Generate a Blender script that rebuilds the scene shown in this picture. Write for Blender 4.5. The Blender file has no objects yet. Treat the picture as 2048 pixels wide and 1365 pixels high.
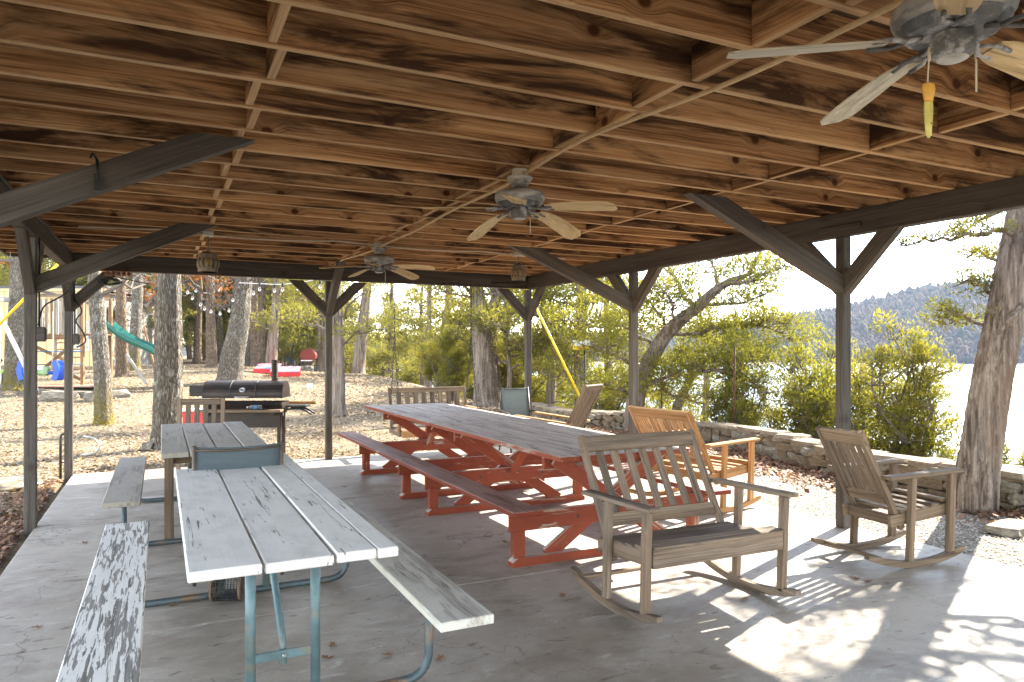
import bpy, math, random
import numpy as np
from mathutils import Vector, Matrix, Euler

S = bpy.context.scene
COL = S.collection
R = math.radians
YAW = R(26.0)
CY, SY = math.cos(YAW), math.sin(YAW)
EYE = 1.55

# ------------------------------------------------------------------ camera
cam = bpy.data.cameras.new('camera')
cam.sensor_width = 36.0
cam.lens = 1440.0 / 2048.0 * 36.0
cam.shift_y = 20.5 / 2048.0
cam.clip_start = 0.05
cam.clip_end = 6000.0
cam_o = bpy.data.objects.new('camera', cam)
cam_o.location = (0, 0, EYE)
cam_o.rotation_euler = (R(90), 0, -YAW)
COL.objects.link(cam_o)
S.camera = cam_o

# ------------------------------------------------------------------ sky, sun, exposure
SUN_AZ, SUN_EL = R(69.0), R(37.0)          # azimuth clockwise from +Y
world = bpy.data.worlds.new('World')
S.world = world
world.use_nodes = True
wt = world.node_tree
bg = wt.nodes['Background']
sky = wt.nodes.new('ShaderNodeTexSky')
sky.sky_type = 'NISHITA'
sky.sun_disc = False
sky.sun_elevation = SUN_EL
sky.sun_rotation = SUN_AZ
sky.air_density = 0.8
sky.dust_density = 0.0
sky.ozone_density = 1.6
sky.altitude = 2500.0
wc = wt.nodes.new('ShaderNodeTexCoord')
wm = wt.nodes.new('ShaderNodeMapping')
wm.inputs['Scale'].default_value = (1.6, 1.6, 9.0)
wm.inputs['Rotation'].default_value = (0.12, 0.08, 0.4)
wn = wt.nodes.new('ShaderNodeTexNoise')
wn.inputs['Scale'].default_value = 2.0
wn.inputs['Detail'].default_value = 6.0
wn.inputs['Roughness'].default_value = 0.62
wr = wt.nodes.new('ShaderNodeMapRange')
wr.inputs['From Min'].default_value = 0.46
wr.inputs['From Max'].default_value = 0.80
wr.inputs['To Max'].default_value = 0.5
wx = wt.nodes.new('ShaderNodeMix')
wx.data_type = 'RGBA'
wx.inputs[7].default_value = (4.2, 4.6, 5.2, 1)
wt.links.new(wc.outputs['Generated'], wm.inputs['Vector'])
wt.links.new(wm.outputs[0], wn.inputs['Vector'])
wt.links.new(wn.outputs['Fac'], wr.inputs['Value'])
wt.links.new(wr.outputs[0], wx.inputs[0])
wt.links.new(sky.outputs[0], wx.inputs[6])
wb = wt.nodes.new('ShaderNodeMix')
wb.data_type = 'RGBA'
wb.blend_type = 'MULTIPLY'
wb.inputs[0].default_value = 1.0
wb.inputs[7].default_value = (1.34, 1.0, 0.70, 1)
wt.links.new(wx.outputs[2], wb.inputs[6])
wt.links.new(wb.outputs[2], bg.inputs['Color'])
bg.inputs['Strength'].default_value = 0.15

sun = bpy.data.lights.new('sun', 'SUN')
sun.energy = 2.0
sun.angle = R(0.55)
sun.color = (1.0, 0.93, 0.80)
sun_o = bpy.data.objects.new('sun', sun)
sd = Vector((math.sin(SUN_AZ) * math.cos(SUN_EL), math.cos(SUN_AZ) * math.cos(SUN_EL), math.sin(SUN_EL)))
sun_o.rotation_euler = (-sd).to_track_quat('-Z', 'Y').to_euler()
sun_o.location = sd * 60
COL.objects.link(sun_o)

S.view_settings.view_transform = 'Standard'
S.view_settings.look = 'None'
S.view_settings.gamma = 1.0
S.view_settings.use_curve_mapping = False
S.view_settings.exposure = 3.7
S.cycles.max_bounces = 8
S.cycles.diffuse_bounces = 7
S.cycles.transparent_max_bounces = 6
S.cycles.sample_clamp_indirect = 8.0
S.cycles.caustics_reflective = False
S.cycles.caustics_refractive = False
S.cycles.use_denoising = True

rng = np.random.default_rng(7)
random.seed(7)


# ------------------------------------------------------------------ placing helpers
def W(u, d):
    """ground-plan point at viewing depth d along bearing u (photo column)"""
    X = (u - 1024.0) / 1440.0 * d
    return (X * CY + d * SY, -X * SY + d * CY)


def WZ(u, y, d):
    a, b = W(u, d)
    return (a, b, EYE + (703.0 - y) / 1440.0 * d)


def sstep(a, b, x):
    t = np.clip((np.asarray(x, float) - a) / (b - a), 0, 1)
    return t * t * (3 - 2 * t)


def ground_z(x, y):
    x = np.asarray(x, float)
    y = np.asarray(y, float)
    z = -0.05 + 0.92 * sstep(15.0, 33.0, y) * (1.0 - 0.42 * sstep(2.0, 9.0, x))
    z = z + 0.035 * np.sin(x * 0.9 + 1.3) * np.sin(y * 0.7) * sstep(0.3, 3.0, np.maximum(y - 10.6, np.maximum(-1.0 - x, x - 5.5)))
    edge = 8.5 + 0.25 * np.sin(y * 0.31)
    drop = np.maximum(x - edge, 0)
    z = z - np.minimum(drop * 0.52 + 0.02 * drop * drop, 13.0)
    drop2 = np.maximum(y - 120, 0)
    return z - np.minimum(drop2 * 0.1, 1.0)


# ------------------------------------------------------------------ node helpers
class NT:
    def __init__(self, name):
        self.m = bpy.data.materials.new(name)
        self.m.use_nodes = True
        self.t = self.m.node_tree
        self.b = self.t.nodes['Principled BSDF']
        self.out = self.t.nodes['Material Output']

    def n(self, typ, ins=None, **kw):
        nd = self.t.nodes.new('ShaderNode' + typ)
        for k, v in kw.items():
            setattr(nd, k, v)
        for k, v in (ins or {}).items():
            self.put(nd.inputs[k], v)
        return nd

    def put(self, sock, v):
        if hasattr(v, 'bl_idname') and v.bl_idname.startswith('ShaderNode'):
            v = v.outputs[0]
        if hasattr(v, 'links'):
            self.t.links.new(v, sock)
        else:
            if sock.type == 'RGBA' and len(v) == 3:
                v = (*v, 1)
            sock.default_value = v

    def coord(self, kind='Object', scale=(1, 1, 1), rnd=True):
        c = self.n('TexCoord').outputs[kind]
        if rnd:
            oi = self.n('ObjectInfo')
            k = self.n('VectorMath', {0: oi.outputs['Random'], 1: (37.0, 91.0, 53.0)}, operation='MULTIPLY')
            c = self.n('VectorMath', {0: c, 1: k}, operation='ADD').outputs[0]
        return c

    def scale(self, c, s):
        return self.n('VectorMath', {0: c, 1: s}, operation='MULTIPLY').outputs[0]

    def noise(self, c, s=1.0, detail=4.0, rough=0.55, dist=0.0):
        return self.n('TexNoise', {'Vector': c, 'Scale': s, 'Detail': detail, 'Roughness': rough, 'Distortion': dist}).outputs['Fac']

    def rng(self, v, a, b, c=0.0, d=1.0):
        return self.n('MapRange', {'Value': v, 'From Min': a, 'From Max': b, 'To Min': c, 'To Max': d}).outputs[0]

    def mix(self, f, a, b, mode='MIX'):
        nd = self.n('Mix', data_type='RGBA', blend_type=mode)
        self.put(nd.inputs[0], f)
        self.put(nd.inputs[6], a)
        self.put(nd.inputs[7], b)
        return nd.outputs[2]

    def math(self, op, a, b=0.0, clamp=False):
        nd = self.n('Math', operation=op, use_clamp=clamp)
        self.put(nd.inputs[0], a)
        self.put(nd.inputs[1], b)
        return nd.outputs[0]

    def bump(self, h, strength=0.3, dist=0.01):
        nd = self.n('Bump', {'Height': h, 'Strength': strength, 'Distance': dist})
        self.t.links.new(nd.outputs[0], self.b.inputs['Normal'])
        return nd

    def done(self, color, rough=0.7, spec=0.3, metal=0.0):
        self.put(self.b.inputs['Base Color'], color)
        self.put(self.b.inputs['Roughness'], rough)
        self.b.inputs['Specular IOR Level'].default_value = spec
        self.put(self.b.inputs['Metallic'], metal)
        return self.m


def wood_core(t, dark, mid, light, grain=42.0, knots=1.0, stain=None, stain_amt=0.5, long=1.0):
    """returns colour, height for a board whose long side is local X"""
    c = t.coord()
    warp = t.noise(t.scale(c, (0.9, 3.0, 3.0)), 1.0, 2.0)
    sp = t.n('SeparateXYZ', {0: c})
    kx = t.n('CombineXYZ', {'X': t.math('MULTIPLY', sp.outputs[0], 2.1), 'Y': t.math('MULTIPLY', t.math('ADD', sp.outputs[1], sp.outputs[2]), 2.6)})
    kv = t.n('TexVoronoi', {'Vector': kx, 'Scale': 1.0, 'Randomness': 1.0}, voronoi_dimensions='2D')
    kcol = t.n('SeparateColor', {0: kv.outputs['Color']}).outputs[0]
    kv = t.math('ADD', kv.outputs['Distance'], t.rng(kcol, 0.42, 0.5, 0.6, 0.0))
    kn = t.rng(kv, 0.045, 0.085, 1.0, 0.0)
    halo = t.rng(kv, 0.06, 0.24, 1.0, 0.0)
    off = t.n('CombineXYZ', {'Z': t.math('ADD', t.math('MULTIPLY', warp, 0.06), t.math('MULTIPLY', halo, 0.035 * knots))})
    c2 = t.n('VectorMath', {0: c, 1: off}, operation='ADD').outputs[0]
    g = t.noise(t.scale(c2, (1.6 * long, grain * 1.5, grain * 1.5)), 1.0, 4.0, 0.7)
    g2 = t.noise(t.scale(c2, (0.5 * long, grain * 0.34, grain * 0.34)), 1.0, 4.0, 0.6)
    gg = t.math('ADD', t.math('MULTIPLY', g, 0.5), t.math('MULTIPLY', g2, 0.5))
    col = t.mix(t.rng(gg, 0.40, 0.49), dark, mid)
    col = t.mix(t.rng(gg, 0.50, 0.61), col, light)
    fib = t.noise(t.scale(c2, (1.0 * long, grain * 3.2, grain * 3.2)), 1.0, 2.0, 0.6)
    col = t.mix(t.math('MULTIPLY', t.rng(fib, 0.60, 0.70), 0.55), col, tuple(min(0.9, x * 1.35) for x in light))
    col = t.mix(t.math('MULTIPLY', t.rng(fib, 0.40, 0.30), 0.6), col, tuple(x * 0.5 for x in dark))
    oi = t.n('ObjectInfo')
    col = t.mix(1.0, col, t.n('CombineColor', {0: t.rng(oi.outputs['Random'], 0, 1, 0.76, 1.2), 1: t.rng(oi.outputs['Random'], 0, 1, 0.77, 1.19), 2: t.rng(oi.outputs['Random'], 0, 1, 0.8, 1.16)}), 'MULTIPLY')
    if knots > 0:
        col = t.mix(t.math('MULTIPLY', halo, 0.4 * knots), col, tuple(x * 0.55 for x in mid))
        col = t.mix(t.math('MULTIPLY', kn, 0.85 * knots), col, (dark[0] * 0.5, dark[1] * 0.35, dark[2] * 0.3))
    if stain is not None:
        sn = t.noise(t.scale(c, (0.75, 2.2, 4.5)), 1.0, 5.0, 0.66, 0.5)
        col = t.mix(t.math('MULTIPLY', t.rng(sn, 0.485, 0.60), stain_amt), col, stain)
    return col, gg, c


def wood_mat(name, dark, mid, light, rough=0.75, bump=0.35, **kw):
    t = NT(name)
    col, h, c = wood_core(t, dark, mid, light, **kw)
    t.bump(h, bump, 0.006)
    return t.done(col, rough, 0.25)


def painted_wood(name, paint, wood3, wear=(0.5, 0.62), topwear=None, topcol=None, grain=45.0, rough=0.6, cracks=0.0, dirt=0.25, blotch=0.5, fine=1.0):
    t = NT(name)
    wcol, h, c = wood_core(t, *wood3, grain=grain, knots=0.5)
    pn = t.noise(t.scale(c, (2.4 * fine, 30.0 * fine, 30.0 * fine)), 1.0, 5.0, 0.62, 0.5)
    pb = t.noise(t.scale(c, (1.1, 4.5, 4.5)), 1.0, 4.0, 0.6)
    pv = t.math('ADD', t.math('MULTIPLY', pn, 1 - blotch), t.math('MULTIPLY', pb, blotch))
    mask = t.rng(pv, wear[0], wear[1])
    dn = t.noise(t.scale(c, (5.0, 9.0, 9.0)), 1.0, 5.0, 0.65)
    pcol = t.mix(t.math('MULTIPLY', t.rng(dn, 0.45, 0.75), dirt), paint, tuple(x * 0.45 for x in paint))
    if topwear is not None:
        up = t.rng(t.n('SeparateXYZ', {0: t.n('NewGeometry').outputs['Normal']}).outputs[2], 0.4, 0.8)
        tn = t.noise(t.scale(c, (1.6, 20.0, 20.0)), 1.0, 5.0, 0.7)
        tcol = t.mix(t.rng(tn, 0.46, 0.64), topcol, tuple(x * 0.42 for x in topcol))
        tb = t.noise(t.scale(c, (1.0, 4.0, 4.0)), 1.0, 3.0)
        tcol = t.mix(t.math('MULTIPLY', t.rng(tb, 0.5, 0.7), 0.45), tcol, tuple(x * 1.35 for x in topcol))
        pcol = t.mix(t.math('MULTIPLY', up, topwear), pcol, tcol)
    col = t.mix(mask, pcol, wcol)
    if cracks > 0:
        cn = t.noise(t.scale(c, (0.32, 9.0, 9.0)), 1.0, 4.0, 0.55, 0.12)
        cr = t.math('MULTIPLY', t.rng(t.math('ABSOLUTE', t.math('SUBTRACT', cn, 0.5)), 0.0, 0.007, 1.0, 0.0),
                    t.rng(t.noise(t.scale(c, (0.9, 5.0, 5.0)), 1.0, 2.0), 0.53, 0.60))
        col = t.mix(t.math('MULTIPLY', cr, cracks), col, (0.03, 0.028, 0.025))
        h = t.math('SUBTRACT', h, cr)
    t.bump(t.math('SUBTRACT', h, t.math('MULTIPLY', mask, 0.35)), 0.4, 0.006)
    return t.done(col, rough, 0.3)


def plain(name, c, rough=0.6, metal=0.0, var=0.25, scale=14.0, bump=0.15, dirt=None, dirt_lo=0.52, dirt_hi=0.68, spec=0.35, stretch=(1, 1, 1)):
    t = NT(name)
    co = t.scale(t.coord(), stretch)
    n1 = t.noise(co, scale, 5.0, 0.6)
    col = t.mix(t.rng(n1, 0.3, 0.7), tuple(x * (1 - var) for x in c), tuple(min(1, x * (1 + var * 0.6)) for x in c))
    if dirt is not None:
        n2 = t.noise(co, scale * 0.45, 5.0, 0.65)
        col = t.mix(t.rng(n2, dirt_lo, dirt_hi), col, dirt)
    if bump:
        t.bump(n1, bump, 0.004)
    return t.done(col, rough, spec, metal)


def bark_mat(name, dark, light, vs=9.0, hs=2.2, moss=None, lichen=None):
    t = NT(name)
    c = t.coord()
    w = t.noise(t.scale(c, (3, 3, 1.2)), 1.0, 3.0)
    c2 = t.n('VectorMath', {0: c, 1: t.n('CombineXYZ', {'X': t.math('MULTIPLY', w, 0.15), 'Y': t.math('MULTIPLY', w, 0.12)})}, operation='ADD').outputs[0]
    n = t.noise(t.scale(c2, (vs * 2, vs * 2, hs)), 1.0, 6.0, 0.7)
    v = t.n('TexVoronoi', {'Vector': t.scale(c2, (vs * 2.0, vs * 2.0, hs * 1.6)), 'Scale': 1.0}, feature='DISTANCE_TO_EDGE').outputs['Distance']
    r = t.math('MULTIPLY', t.rng(v, 0.0, 0.22), t.rng(n, 0.3, 0.62))
    col = t.mix(r, dark, light)
    if lichen is not None:
        ln = t.noise(c, 7.0, 5.0, 0.6)
        col = t.mix(t.math('MULTIPLY', t.rng(ln, 0.56, 0.66), 0.6), col, lichen)
    if moss is not None:
        z = t.n('SeparateXYZ', {0: t.n('TexCoord').outputs['Object']}).outputs[2]
        mn = t.noise(c, 6.0, 4.0, 0.6)
        f = t.math('MULTIPLY', t.rng(z, 0.05, moss[1], 1.0, 0.0), t.rng(mn, 0.35, 0.55))
        col = t.mix(f, col, moss[0])
    t.bump(r, 0.9, 0.03)
    return t.done(col, 0.9, 0.15)


def cedar_bark(name, dark, light):
    t = NT(name)
    c = t.coord()
    w = t.noise(t.scale(c, (2.5, 2.5, 0.9)), 1.0, 3.0)
    k = t.n('CombineXYZ', {'X': t.math('MULTIPLY', w, 0.16), 'Y': t.math('MULTIPLY', w, 0.14)})
    c2 = t.n('VectorMath', {0: c, 1: k}, operation='ADD').outputs[0]
    n1 = t.noise(t.scale(c2, (34, 34, 1.1)), 1.0, 5.0, 0.7)
    n2 = t.noise(t.scale(c2, (11, 11, 0.5)), 1.0, 4.0, 0.6)
    n3 = t.noise(t.scale(c2, (4, 4, 1.6)), 1.0, 4.0, 0.6)
    f = t.math('ADD', t.math('MULTIPLY', n1, 0.55), t.math('MULTIPLY', n2, 0.45))
    col = t.mix(t.rng(f, 0.40, 0.58), dark, light)
    col = t.mix(t.math('MULTIPLY', t.rng(n3, 0.5, 0.68), 0.5), col, (0.20, 0.125, 0.085))
    col = t.mix(t.math('MULTIPLY', t.rng(n1, 0.58, 0.70), 0.6), col, tuple(x * 1.45 for x in light))
    t.bump(f, 1.0, 0.04)
    return t.done(col, 0.9, 0.15)


def leaf_mat(name, lo, hi, trans=0.45, hue=None, brown=False):
    t = NT(name)
    a = t.n('Attribute', attribute_name='tint')
    a.attribute_type = 'GEOMETRY'
    f = a.outputs['Fac']
    col = t.mix(t.rng(f, 0.0, 1.0), lo, hi)
    if brown:
        col = t.mix(t.rng(f, 1.02, 1.1), col, (0.17, 0.105, 0.055))
    oi = t.n('ObjectInfo')
    if hue is not None:
        col = t.mix(t.math('MULTIPLY', oi.outputs['Random'], 0.5), col, hue)
    t.put(t.b.inputs['Base Color'], col)
    t.b.inputs['Roughness'].default_value = 0.6
    t.b.inputs['Specular IOR Level'].default_value = 0.25
    tr = t.n('BsdfTranslucent')
    tc = t.mix(1.0, col, (1.35, 1.3, 0.8, 1), 'MULTIPLY')
    t.put(tr.inputs['Color'], tc)
    mx = t.n('MixShader')
    mx.inputs[0].default_value = trans
    t.t.links.new(t.b.outputs[0], mx.inputs[1])
    t.t.links.new(tr.outputs[0], mx.inputs[2])
    t.t.links.new(mx.outputs[0], t.out.inputs['Surface'])
    return t.m


# ------------------------------------------------------------------ mesh helpers
def link(o, parent=None):
    COL.objects.link(o)
    if parent is not None:
        o.parent = parent
    return o


def tag(o, label, cat, group=None, kind=None):
    if label:
        o['label'] = label
    if cat:
        o['category'] = cat
    if group:
        o['group'] = group
    if kind:
        o['kind'] = kind
    return o


def thing(name, label, cat, loc=(0, 0, 0), rz=0.0, group=None):
    o = bpy.data.objects.new(name, None)
    o.empty_display_size = 0.1
    o.location = loc
    o.rotation_euler = (0, 0, rz)
    COL.objects.link(o)
    return tag(o, label, cat, group)


def mesh(name, verts, faces, mat=None, smooth=False):
    me = bpy.data.meshes.new(name)
    me.from_pydata([tuple(v) for v in verts], [], [tuple(f) for f in faces])
    if mat:
        me.materials.append(mat)
    if smooth:
        me.polygons.foreach_set('use_smooth', [True] * len(me.polygons))
    me.update()
    return me


def mesh_np(name, verts, faces, mat, tint=None, smooth=False):
    """verts (n,3), faces (m,k) numpy"""
    me = bpy.data.meshes.new(name)
    verts = np.ascontiguousarray(verts, np.float32)
    faces = np.ascontiguousarray(faces, np.int32)
    m, k = faces.shape
    me.vertices.add(len(verts))
    me.vertices.foreach_set('co', verts.ravel())
    me.loops.add(m * k)
    me.loops.foreach_set('vertex_index', faces.ravel())
    me.polygons.add(m)
    me.polygons.foreach_set('loop_start', np.arange(0, m * k, k, dtype=np.int32))
    me.polygons.foreach_set('loop_total', np.full(m, k, np.int32))
    if smooth:
        me.polygons.foreach_set('use_smooth', np.ones(m, bool))
    me.materials.append(mat)
    if tint is not None:
        a = me.attributes.new('tint', 'FLOAT', 'FACE')
        a.data.foreach_set('value', np.ascontiguousarray(tint, np.float32))
    me.update(calc_edges=True)
    return me


def ob(name, me, parent=None, loc=(0, 0, 0), rot=(0, 0, 0)):
    o = bpy.data.objects.new(name, me)
    o.location = loc
    o.rotation_euler = rot
    return link(o, parent)


_bc = {}


def box_mesh(l, w, h, mat, bev=0.004):
    key = (round(l, 4), round(w, 4), round(h, 4), mat.name, bev)
    if key in _bc:
        return _bc[key]
    b = min(bev, l * 0.3, w * 0.3, h * 0.3)
    vs, idx = [], {}
    for sx in (-1, 1):
        for sy in (-1, 1):
            for sz in (-1, 1):
                for ax in range(3):
                    p = [sx * (l / 2 - b), sy * (w / 2 - b), sz * (h / 2 - b)]
                    p[ax] = (sx, sy, sz)[ax] * (l, w, h)[ax] / 2
                    idx[(sx, sy, sz, ax)] = len(vs)
                    vs.append(p)
    fs = []
    sg = (-1, 1)

    def add(f, nrm):
        a, b_, c = (Vector(vs[f[0]]), Vector(vs[f[1]]), Vector(vs[f[2]]))
        if (b_ - a).cross(c - a).dot(Vector(nrm)) < 0:
            f = f[::-1]
        fs.append(f)
    for ax in range(3):
        o1, o2 = [(1, 2), (2, 0), (0, 1)][ax]
        for s in sg:
            f = []
            for s1, s2 in ((-1, -1), (1, -1), (1, 1), (-1, 1)):
                k = [0, 0, 0]
                k[ax], k[o1], k[o2] = s, s1, s2
                f.append(idx[(*k, ax)])
            n = [0, 0, 0]
            n[ax] = s
            add(f, n)
        for s1 in sg:
            for s2 in sg:
                f = []
                for (s, a_) in ((-1, o1), (1, o1), (1, o2), (-1, o2)):
                    k = [0, 0, 0]
                    k[ax], k[o1], k[o2] = s, s1, s2
                    f.append(idx[(*k, a_)])
                n = [0, 0, 0]
                n[o1], n[o2] = s1, s2
                add(f, n)
    for sx in sg:
        for sy in sg:
            for sz in sg:
                add([idx[(sx, sy, sz, a)] for a in range(3)], (sx, sy, sz))
    me = mesh('board', vs, fs, mat)
    _bc[key] = me
    return me


def board(name, p0, p1, w, h, mat, parent=None, up=(0, 0, 1), bev=0.004, roll=0.0):
    """a board from p0 to p1 along its centre line; h measured along up, w across"""
    p0, p1 = Vector(p0), Vector(p1)
    d = p1 - p0
    L = d.length
    x = d.normalized()
    z = Vector(up)
    z = z - x * z.dot(x)
    if z.length < 1e-4:
        z = Vector((0, 1, 0)) - x * x.y
    z.normalize()
    y = z.cross(x)
    m = Matrix((x, y, z)).transposed()
    if roll:
        m = m @ Matrix.Rotation(roll, 3, 'X')
    o = bpy.data.objects.new(name, box_mesh(L, w, h, mat, bev))
    o.location = (p0 + p1) / 2
    o.rotation_euler = m.to_euler()
    return link(o, parent)


def tube_arrays(pts, rads, sides=10, cap=True, bulge=None):
    pts = np.asarray(pts, float)
    n = len(pts)
    if np.isscalar(rads):
        rads = np.full(n, rads)
    rads = np.asarray(rads, float)
    T = np.gradient(pts, axis=0)
    T /= np.linalg.norm(T, axis=1, keepdims=True) + 1e-9
    ref = np.array([0, 0, 1.0]) if abs(T[0][2]) < 0.9 else np.array([1.0, 0, 0])
    N = np.zeros_like(pts)
    v = ref - T[0] * ref.dot(T[0])
    v /= np.linalg.norm(v)
    for i in range(n):
        v = v - T[i] * v.dot(T[i])
        v /= np.linalg.norm(v) + 1e-9
        N[i] = v
    B = np.cross(T, N)
    a = np.linspace(0, 2 * np.pi, sides, endpoint=False)
    rr = np.repeat(rads[:, None], sides, 1)
    if bulge is not None:
        rr = rr * bulge
    V = pts[:, None, :] + rr[:, :, None] * (np.cos(a)[None, :, None] * N[:, None, :] + np.sin(a)[None, :, None] * B[:, None, :])
    V = V.reshape(-1, 3)
    i = np.arange(n - 1)[:, None] * sides
    j = np.arange(sides)[None, :]
    k = (j + 1) % sides
    F = np.stack([i + j, i + k, i + sides + k, i + sides + j], -1).reshape(-1, 4)
    return V, F


def tube(name, pts, r, mat, parent=None, sides=10, cap=True, loc=(0, 0, 0)):
    V, F = tube_arrays(pts, r, sides)
    fs = [tuple(int(q) for q in f) for f in F]
    if cap:
        fs.append(tuple(range(sides))[::-1])
        n = len(V)
        fs.append(tuple(range(n - sides, n)))
    return ob(name, mesh(name, V, fs, mat, True), parent, loc)


def bend(pts, rad=0.1, seg=6):
    """round the corners of a polyline"""
    out = [Vector(pts[0])]
    for i in range(1, len(pts) - 1):
        a, b, c = Vector(pts[i - 1]), Vector(pts[i]), Vector(pts[i + 1])
        d1, d2 = (a - b), (c - b)
        r = min(rad, d1.length * 0.49, d2.length * 0.49)
        s, e = b + d1.normalized() * r, b + d2.normalized() * r
        for k in range(seg + 1):
            t = k / seg
            out.append((1 - t) ** 2 * s + 2 * t * (1 - t) * b + t * t * e)
    out.append(Vector(pts[-1]))
    return [tuple(p) for p in out]


def lathe(name, prof, mat, parent=None, loc=(0, 0, 0), rot=(0, 0, 0), sides=24, smooth=True):
    vs, fs = [], []
    n = len(prof)
    for r, z in prof:
        for k in range(sides):
            a = 2 * math.pi * k / sides
            vs.append((r * math.cos(a), r * math.sin(a), z))
    for i in range(n - 1):
        for k in range(sides):
            q = (k + 1) % sides
            fs.append((i * sides + k, i * sides + q, (i + 1) * sides + q, (i + 1) * sides + k))
    fs.append(tuple(range(sides))[::-1])
    fs.append(tuple(range((n - 1) * sides, n * sides)))
    me = mesh(name, vs, fs, mat)
    if smooth:
        me.polygons.foreach_set('use_smooth', [len(p.vertices) == 4 for p in me.polygons])
        try:
            me.set_sharp_from_angle(angle=R(40))
        except Exception:
            pass
    return ob(name, me, parent, loc, rot)


def prism(name, outline, thick, mat, parent=None, loc=(0, 0, 0), rot=(0, 0, 0)):
    """outline in local XZ, extruded +-thick/2 along Y"""
    n = len(outline)
    vs = [(x, -thick / 2, z) for x, z in outline] + [(x, thick / 2, z) for x, z in outline]
    area = sum(outline[i][0] * outline[(i + 1) % n][1] - outline[(i + 1) % n][0] * outline[i][1] for i in range(n))
    f = tuple(range(n))
    fs = [f if area > 0 else f[::-1], tuple(range(n, 2 * n))[::-1] if area > 0 else tuple(range(n, 2 * n))]
    for i in range(n):
        j = (i + 1) % n
        q = (i, n + i, n + j, j)
        fs.append(q if area > 0 else q[::-1])
    return ob(name, mesh(name, vs, fs, mat), parent, loc, rot)


# ------------------------------------------------------------------ materials
M = {}
def joist_mat():
    t = NT('joist wood')
    col, h, c = wood_core(t, (0.185, 0.084, 0.036), (0.46, 0.245, 0.112), (0.62, 0.385, 0.20), grain=52, knots=1.25, stain=(0.050, 0.023, 0.013), stain_amt=0.95)
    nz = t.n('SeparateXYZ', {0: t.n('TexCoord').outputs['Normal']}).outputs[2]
    edge = t.rng(nz, -0.9, -0.6, 1.0, 0.0)          # downward edge coloured paler, floor-bounce light painted into the wood
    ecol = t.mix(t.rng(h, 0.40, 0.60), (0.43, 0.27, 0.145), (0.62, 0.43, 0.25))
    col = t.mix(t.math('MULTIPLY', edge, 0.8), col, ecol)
    t.bump(h, 0.6, 0.006)
    return t.done(col, 0.8, 0.2)


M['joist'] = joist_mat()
M['pav'] = wood_mat('charcoal stained timber', (0.046, 0.039, 0.033), (0.086, 0.073, 0.063), (0.125, 0.106, 0.091), grain=40, knots=0.5, bump=0.5, rough=0.65, stain=(0.09, 0.07, 0.055), stain_amt=0.3)
M['roof'] = plain('roof sheathing', (0.085, 0.048, 0.028), 0.85)
M['shingle'] = plain('grey shingles', (0.12, 0.115, 0.11), 0.9, scale=30)
M['teak'] = wood_mat('weathered grey teak', (0.080, 0.058, 0.042), (0.170, 0.127, 0.094), (0.265, 0.208, 0.160), grain=55, knots=0.25, bump=0.5, stain=(0.30, 0.20, 0.13), stain_amt=0.4)
M['teak2'] = wood_mat('brown weathered teak', (0.072, 0.048, 0.032), (0.150, 0.106, 0.070), (0.235, 0.175, 0.121), grain=55, knots=0.25, bump=0.5, stain=(0.17, 0.12, 0.08), stain_amt=0.5)
M['honey'] = wood_mat('honey coloured teak', (0.22, 0.105, 0.04), (0.36, 0.19, 0.08), (0.47, 0.275, 0.13), grain=50, knots=0.3, bump=0.35)
M['white'] = painted_wood('worn white paint', (0.80, 0.775, 0.725), ((0.14, 0.125, 0.11), (0.30, 0.275, 0.24), (0.42, 0.39, 0.35)), wear=(0.595, 0.64), cracks=1.0, dirt=0.34, blotch=0.32, fine=1.8)
M['peel'] = painted_wood('peeling white paint', (0.80, 0.775, 0.725), ((0.17, 0.155, 0.135), (0.30, 0.28, 0.245), (0.40, 0.375, 0.335)), wear=(0.505, 0.52), cracks=0.5, dirt=0.15, blotch=0.30, fine=2.2)
M['cream'] = painted_wood('worn cream bench paint', (0.68, 0.65, 0.58), ((0.26, 0.235, 0.20), (0.44, 0.40, 0.345), (0.54, 0.50, 0.44)), wear=(0.50, 0.58), cracks=0.6, dirt=0.35)
M['greytable'] = painted_wood('faded grey table boards', (0.40, 0.365, 0.31), ((0.15, 0.13, 0.11), (0.28, 0.25, 0.21), (0.38, 0.34, 0.29)), wear=(0.50, 0.60), cracks=0.9, dirt=0.35)
M['red'] = painted_wood('worn red paint', (0.225, 0.045, 0.020), ((0.16, 0.09, 0.06), (0.32, 0.22, 0.17), (0.45, 0.36, 0.30)), wear=(0.56, 0.59), topwear=0.95, topcol=(0.56, 0.465, 0.415), dirt=0.35)
M['redbench'] = painted_wood('worn red bench paint', (0.20, 0.034, 0.016), ((0.16, 0.09, 0.06), (0.30, 0.20, 0.15), (0.40, 0.30, 0.25)), wear=(0.57, 0.615), topwear=0.85, topcol=(0.40, 0.265, 0.22), dirt=0.35)
M['bluepipe'] = plain('chipped blue green pipe', (0.13, 0.205, 0.22), 0.45, 0.2, var=0.3, scale=10, dirt=(0.22, 0.20, 0.16), dirt_lo=0.56, dirt_hi=0.64)
M['floorpipe'] = plain('scuffed blue black pipe', (0.085, 0.11, 0.12), 0.45, 0.3, var=0.35, scale=9, dirt=(0.17, 0.11, 0.07), dirt_lo=0.52, dirt_hi=0.62)
M['darkpipe'] = plain('dark steel pipe', (0.07, 0.075, 0.08), 0.45, 0.5, var=0.3, dirt=(0.12, 0.07, 0.04))
M['steel'] = plain('galvanised steel', (0.42, 0.43, 0.43), 0.4, 0.8, var=0.2)
M['fanmetal'] = plain('corroded fan metal', (0.50, 0.49, 0.47), 0.6, 0.0, var=0.45, scale=11, dirt=(0.22, 0.23, 0.25), dirt_lo=0.52, dirt_hi=0.62, stretch=(1, 1, 3))
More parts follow.
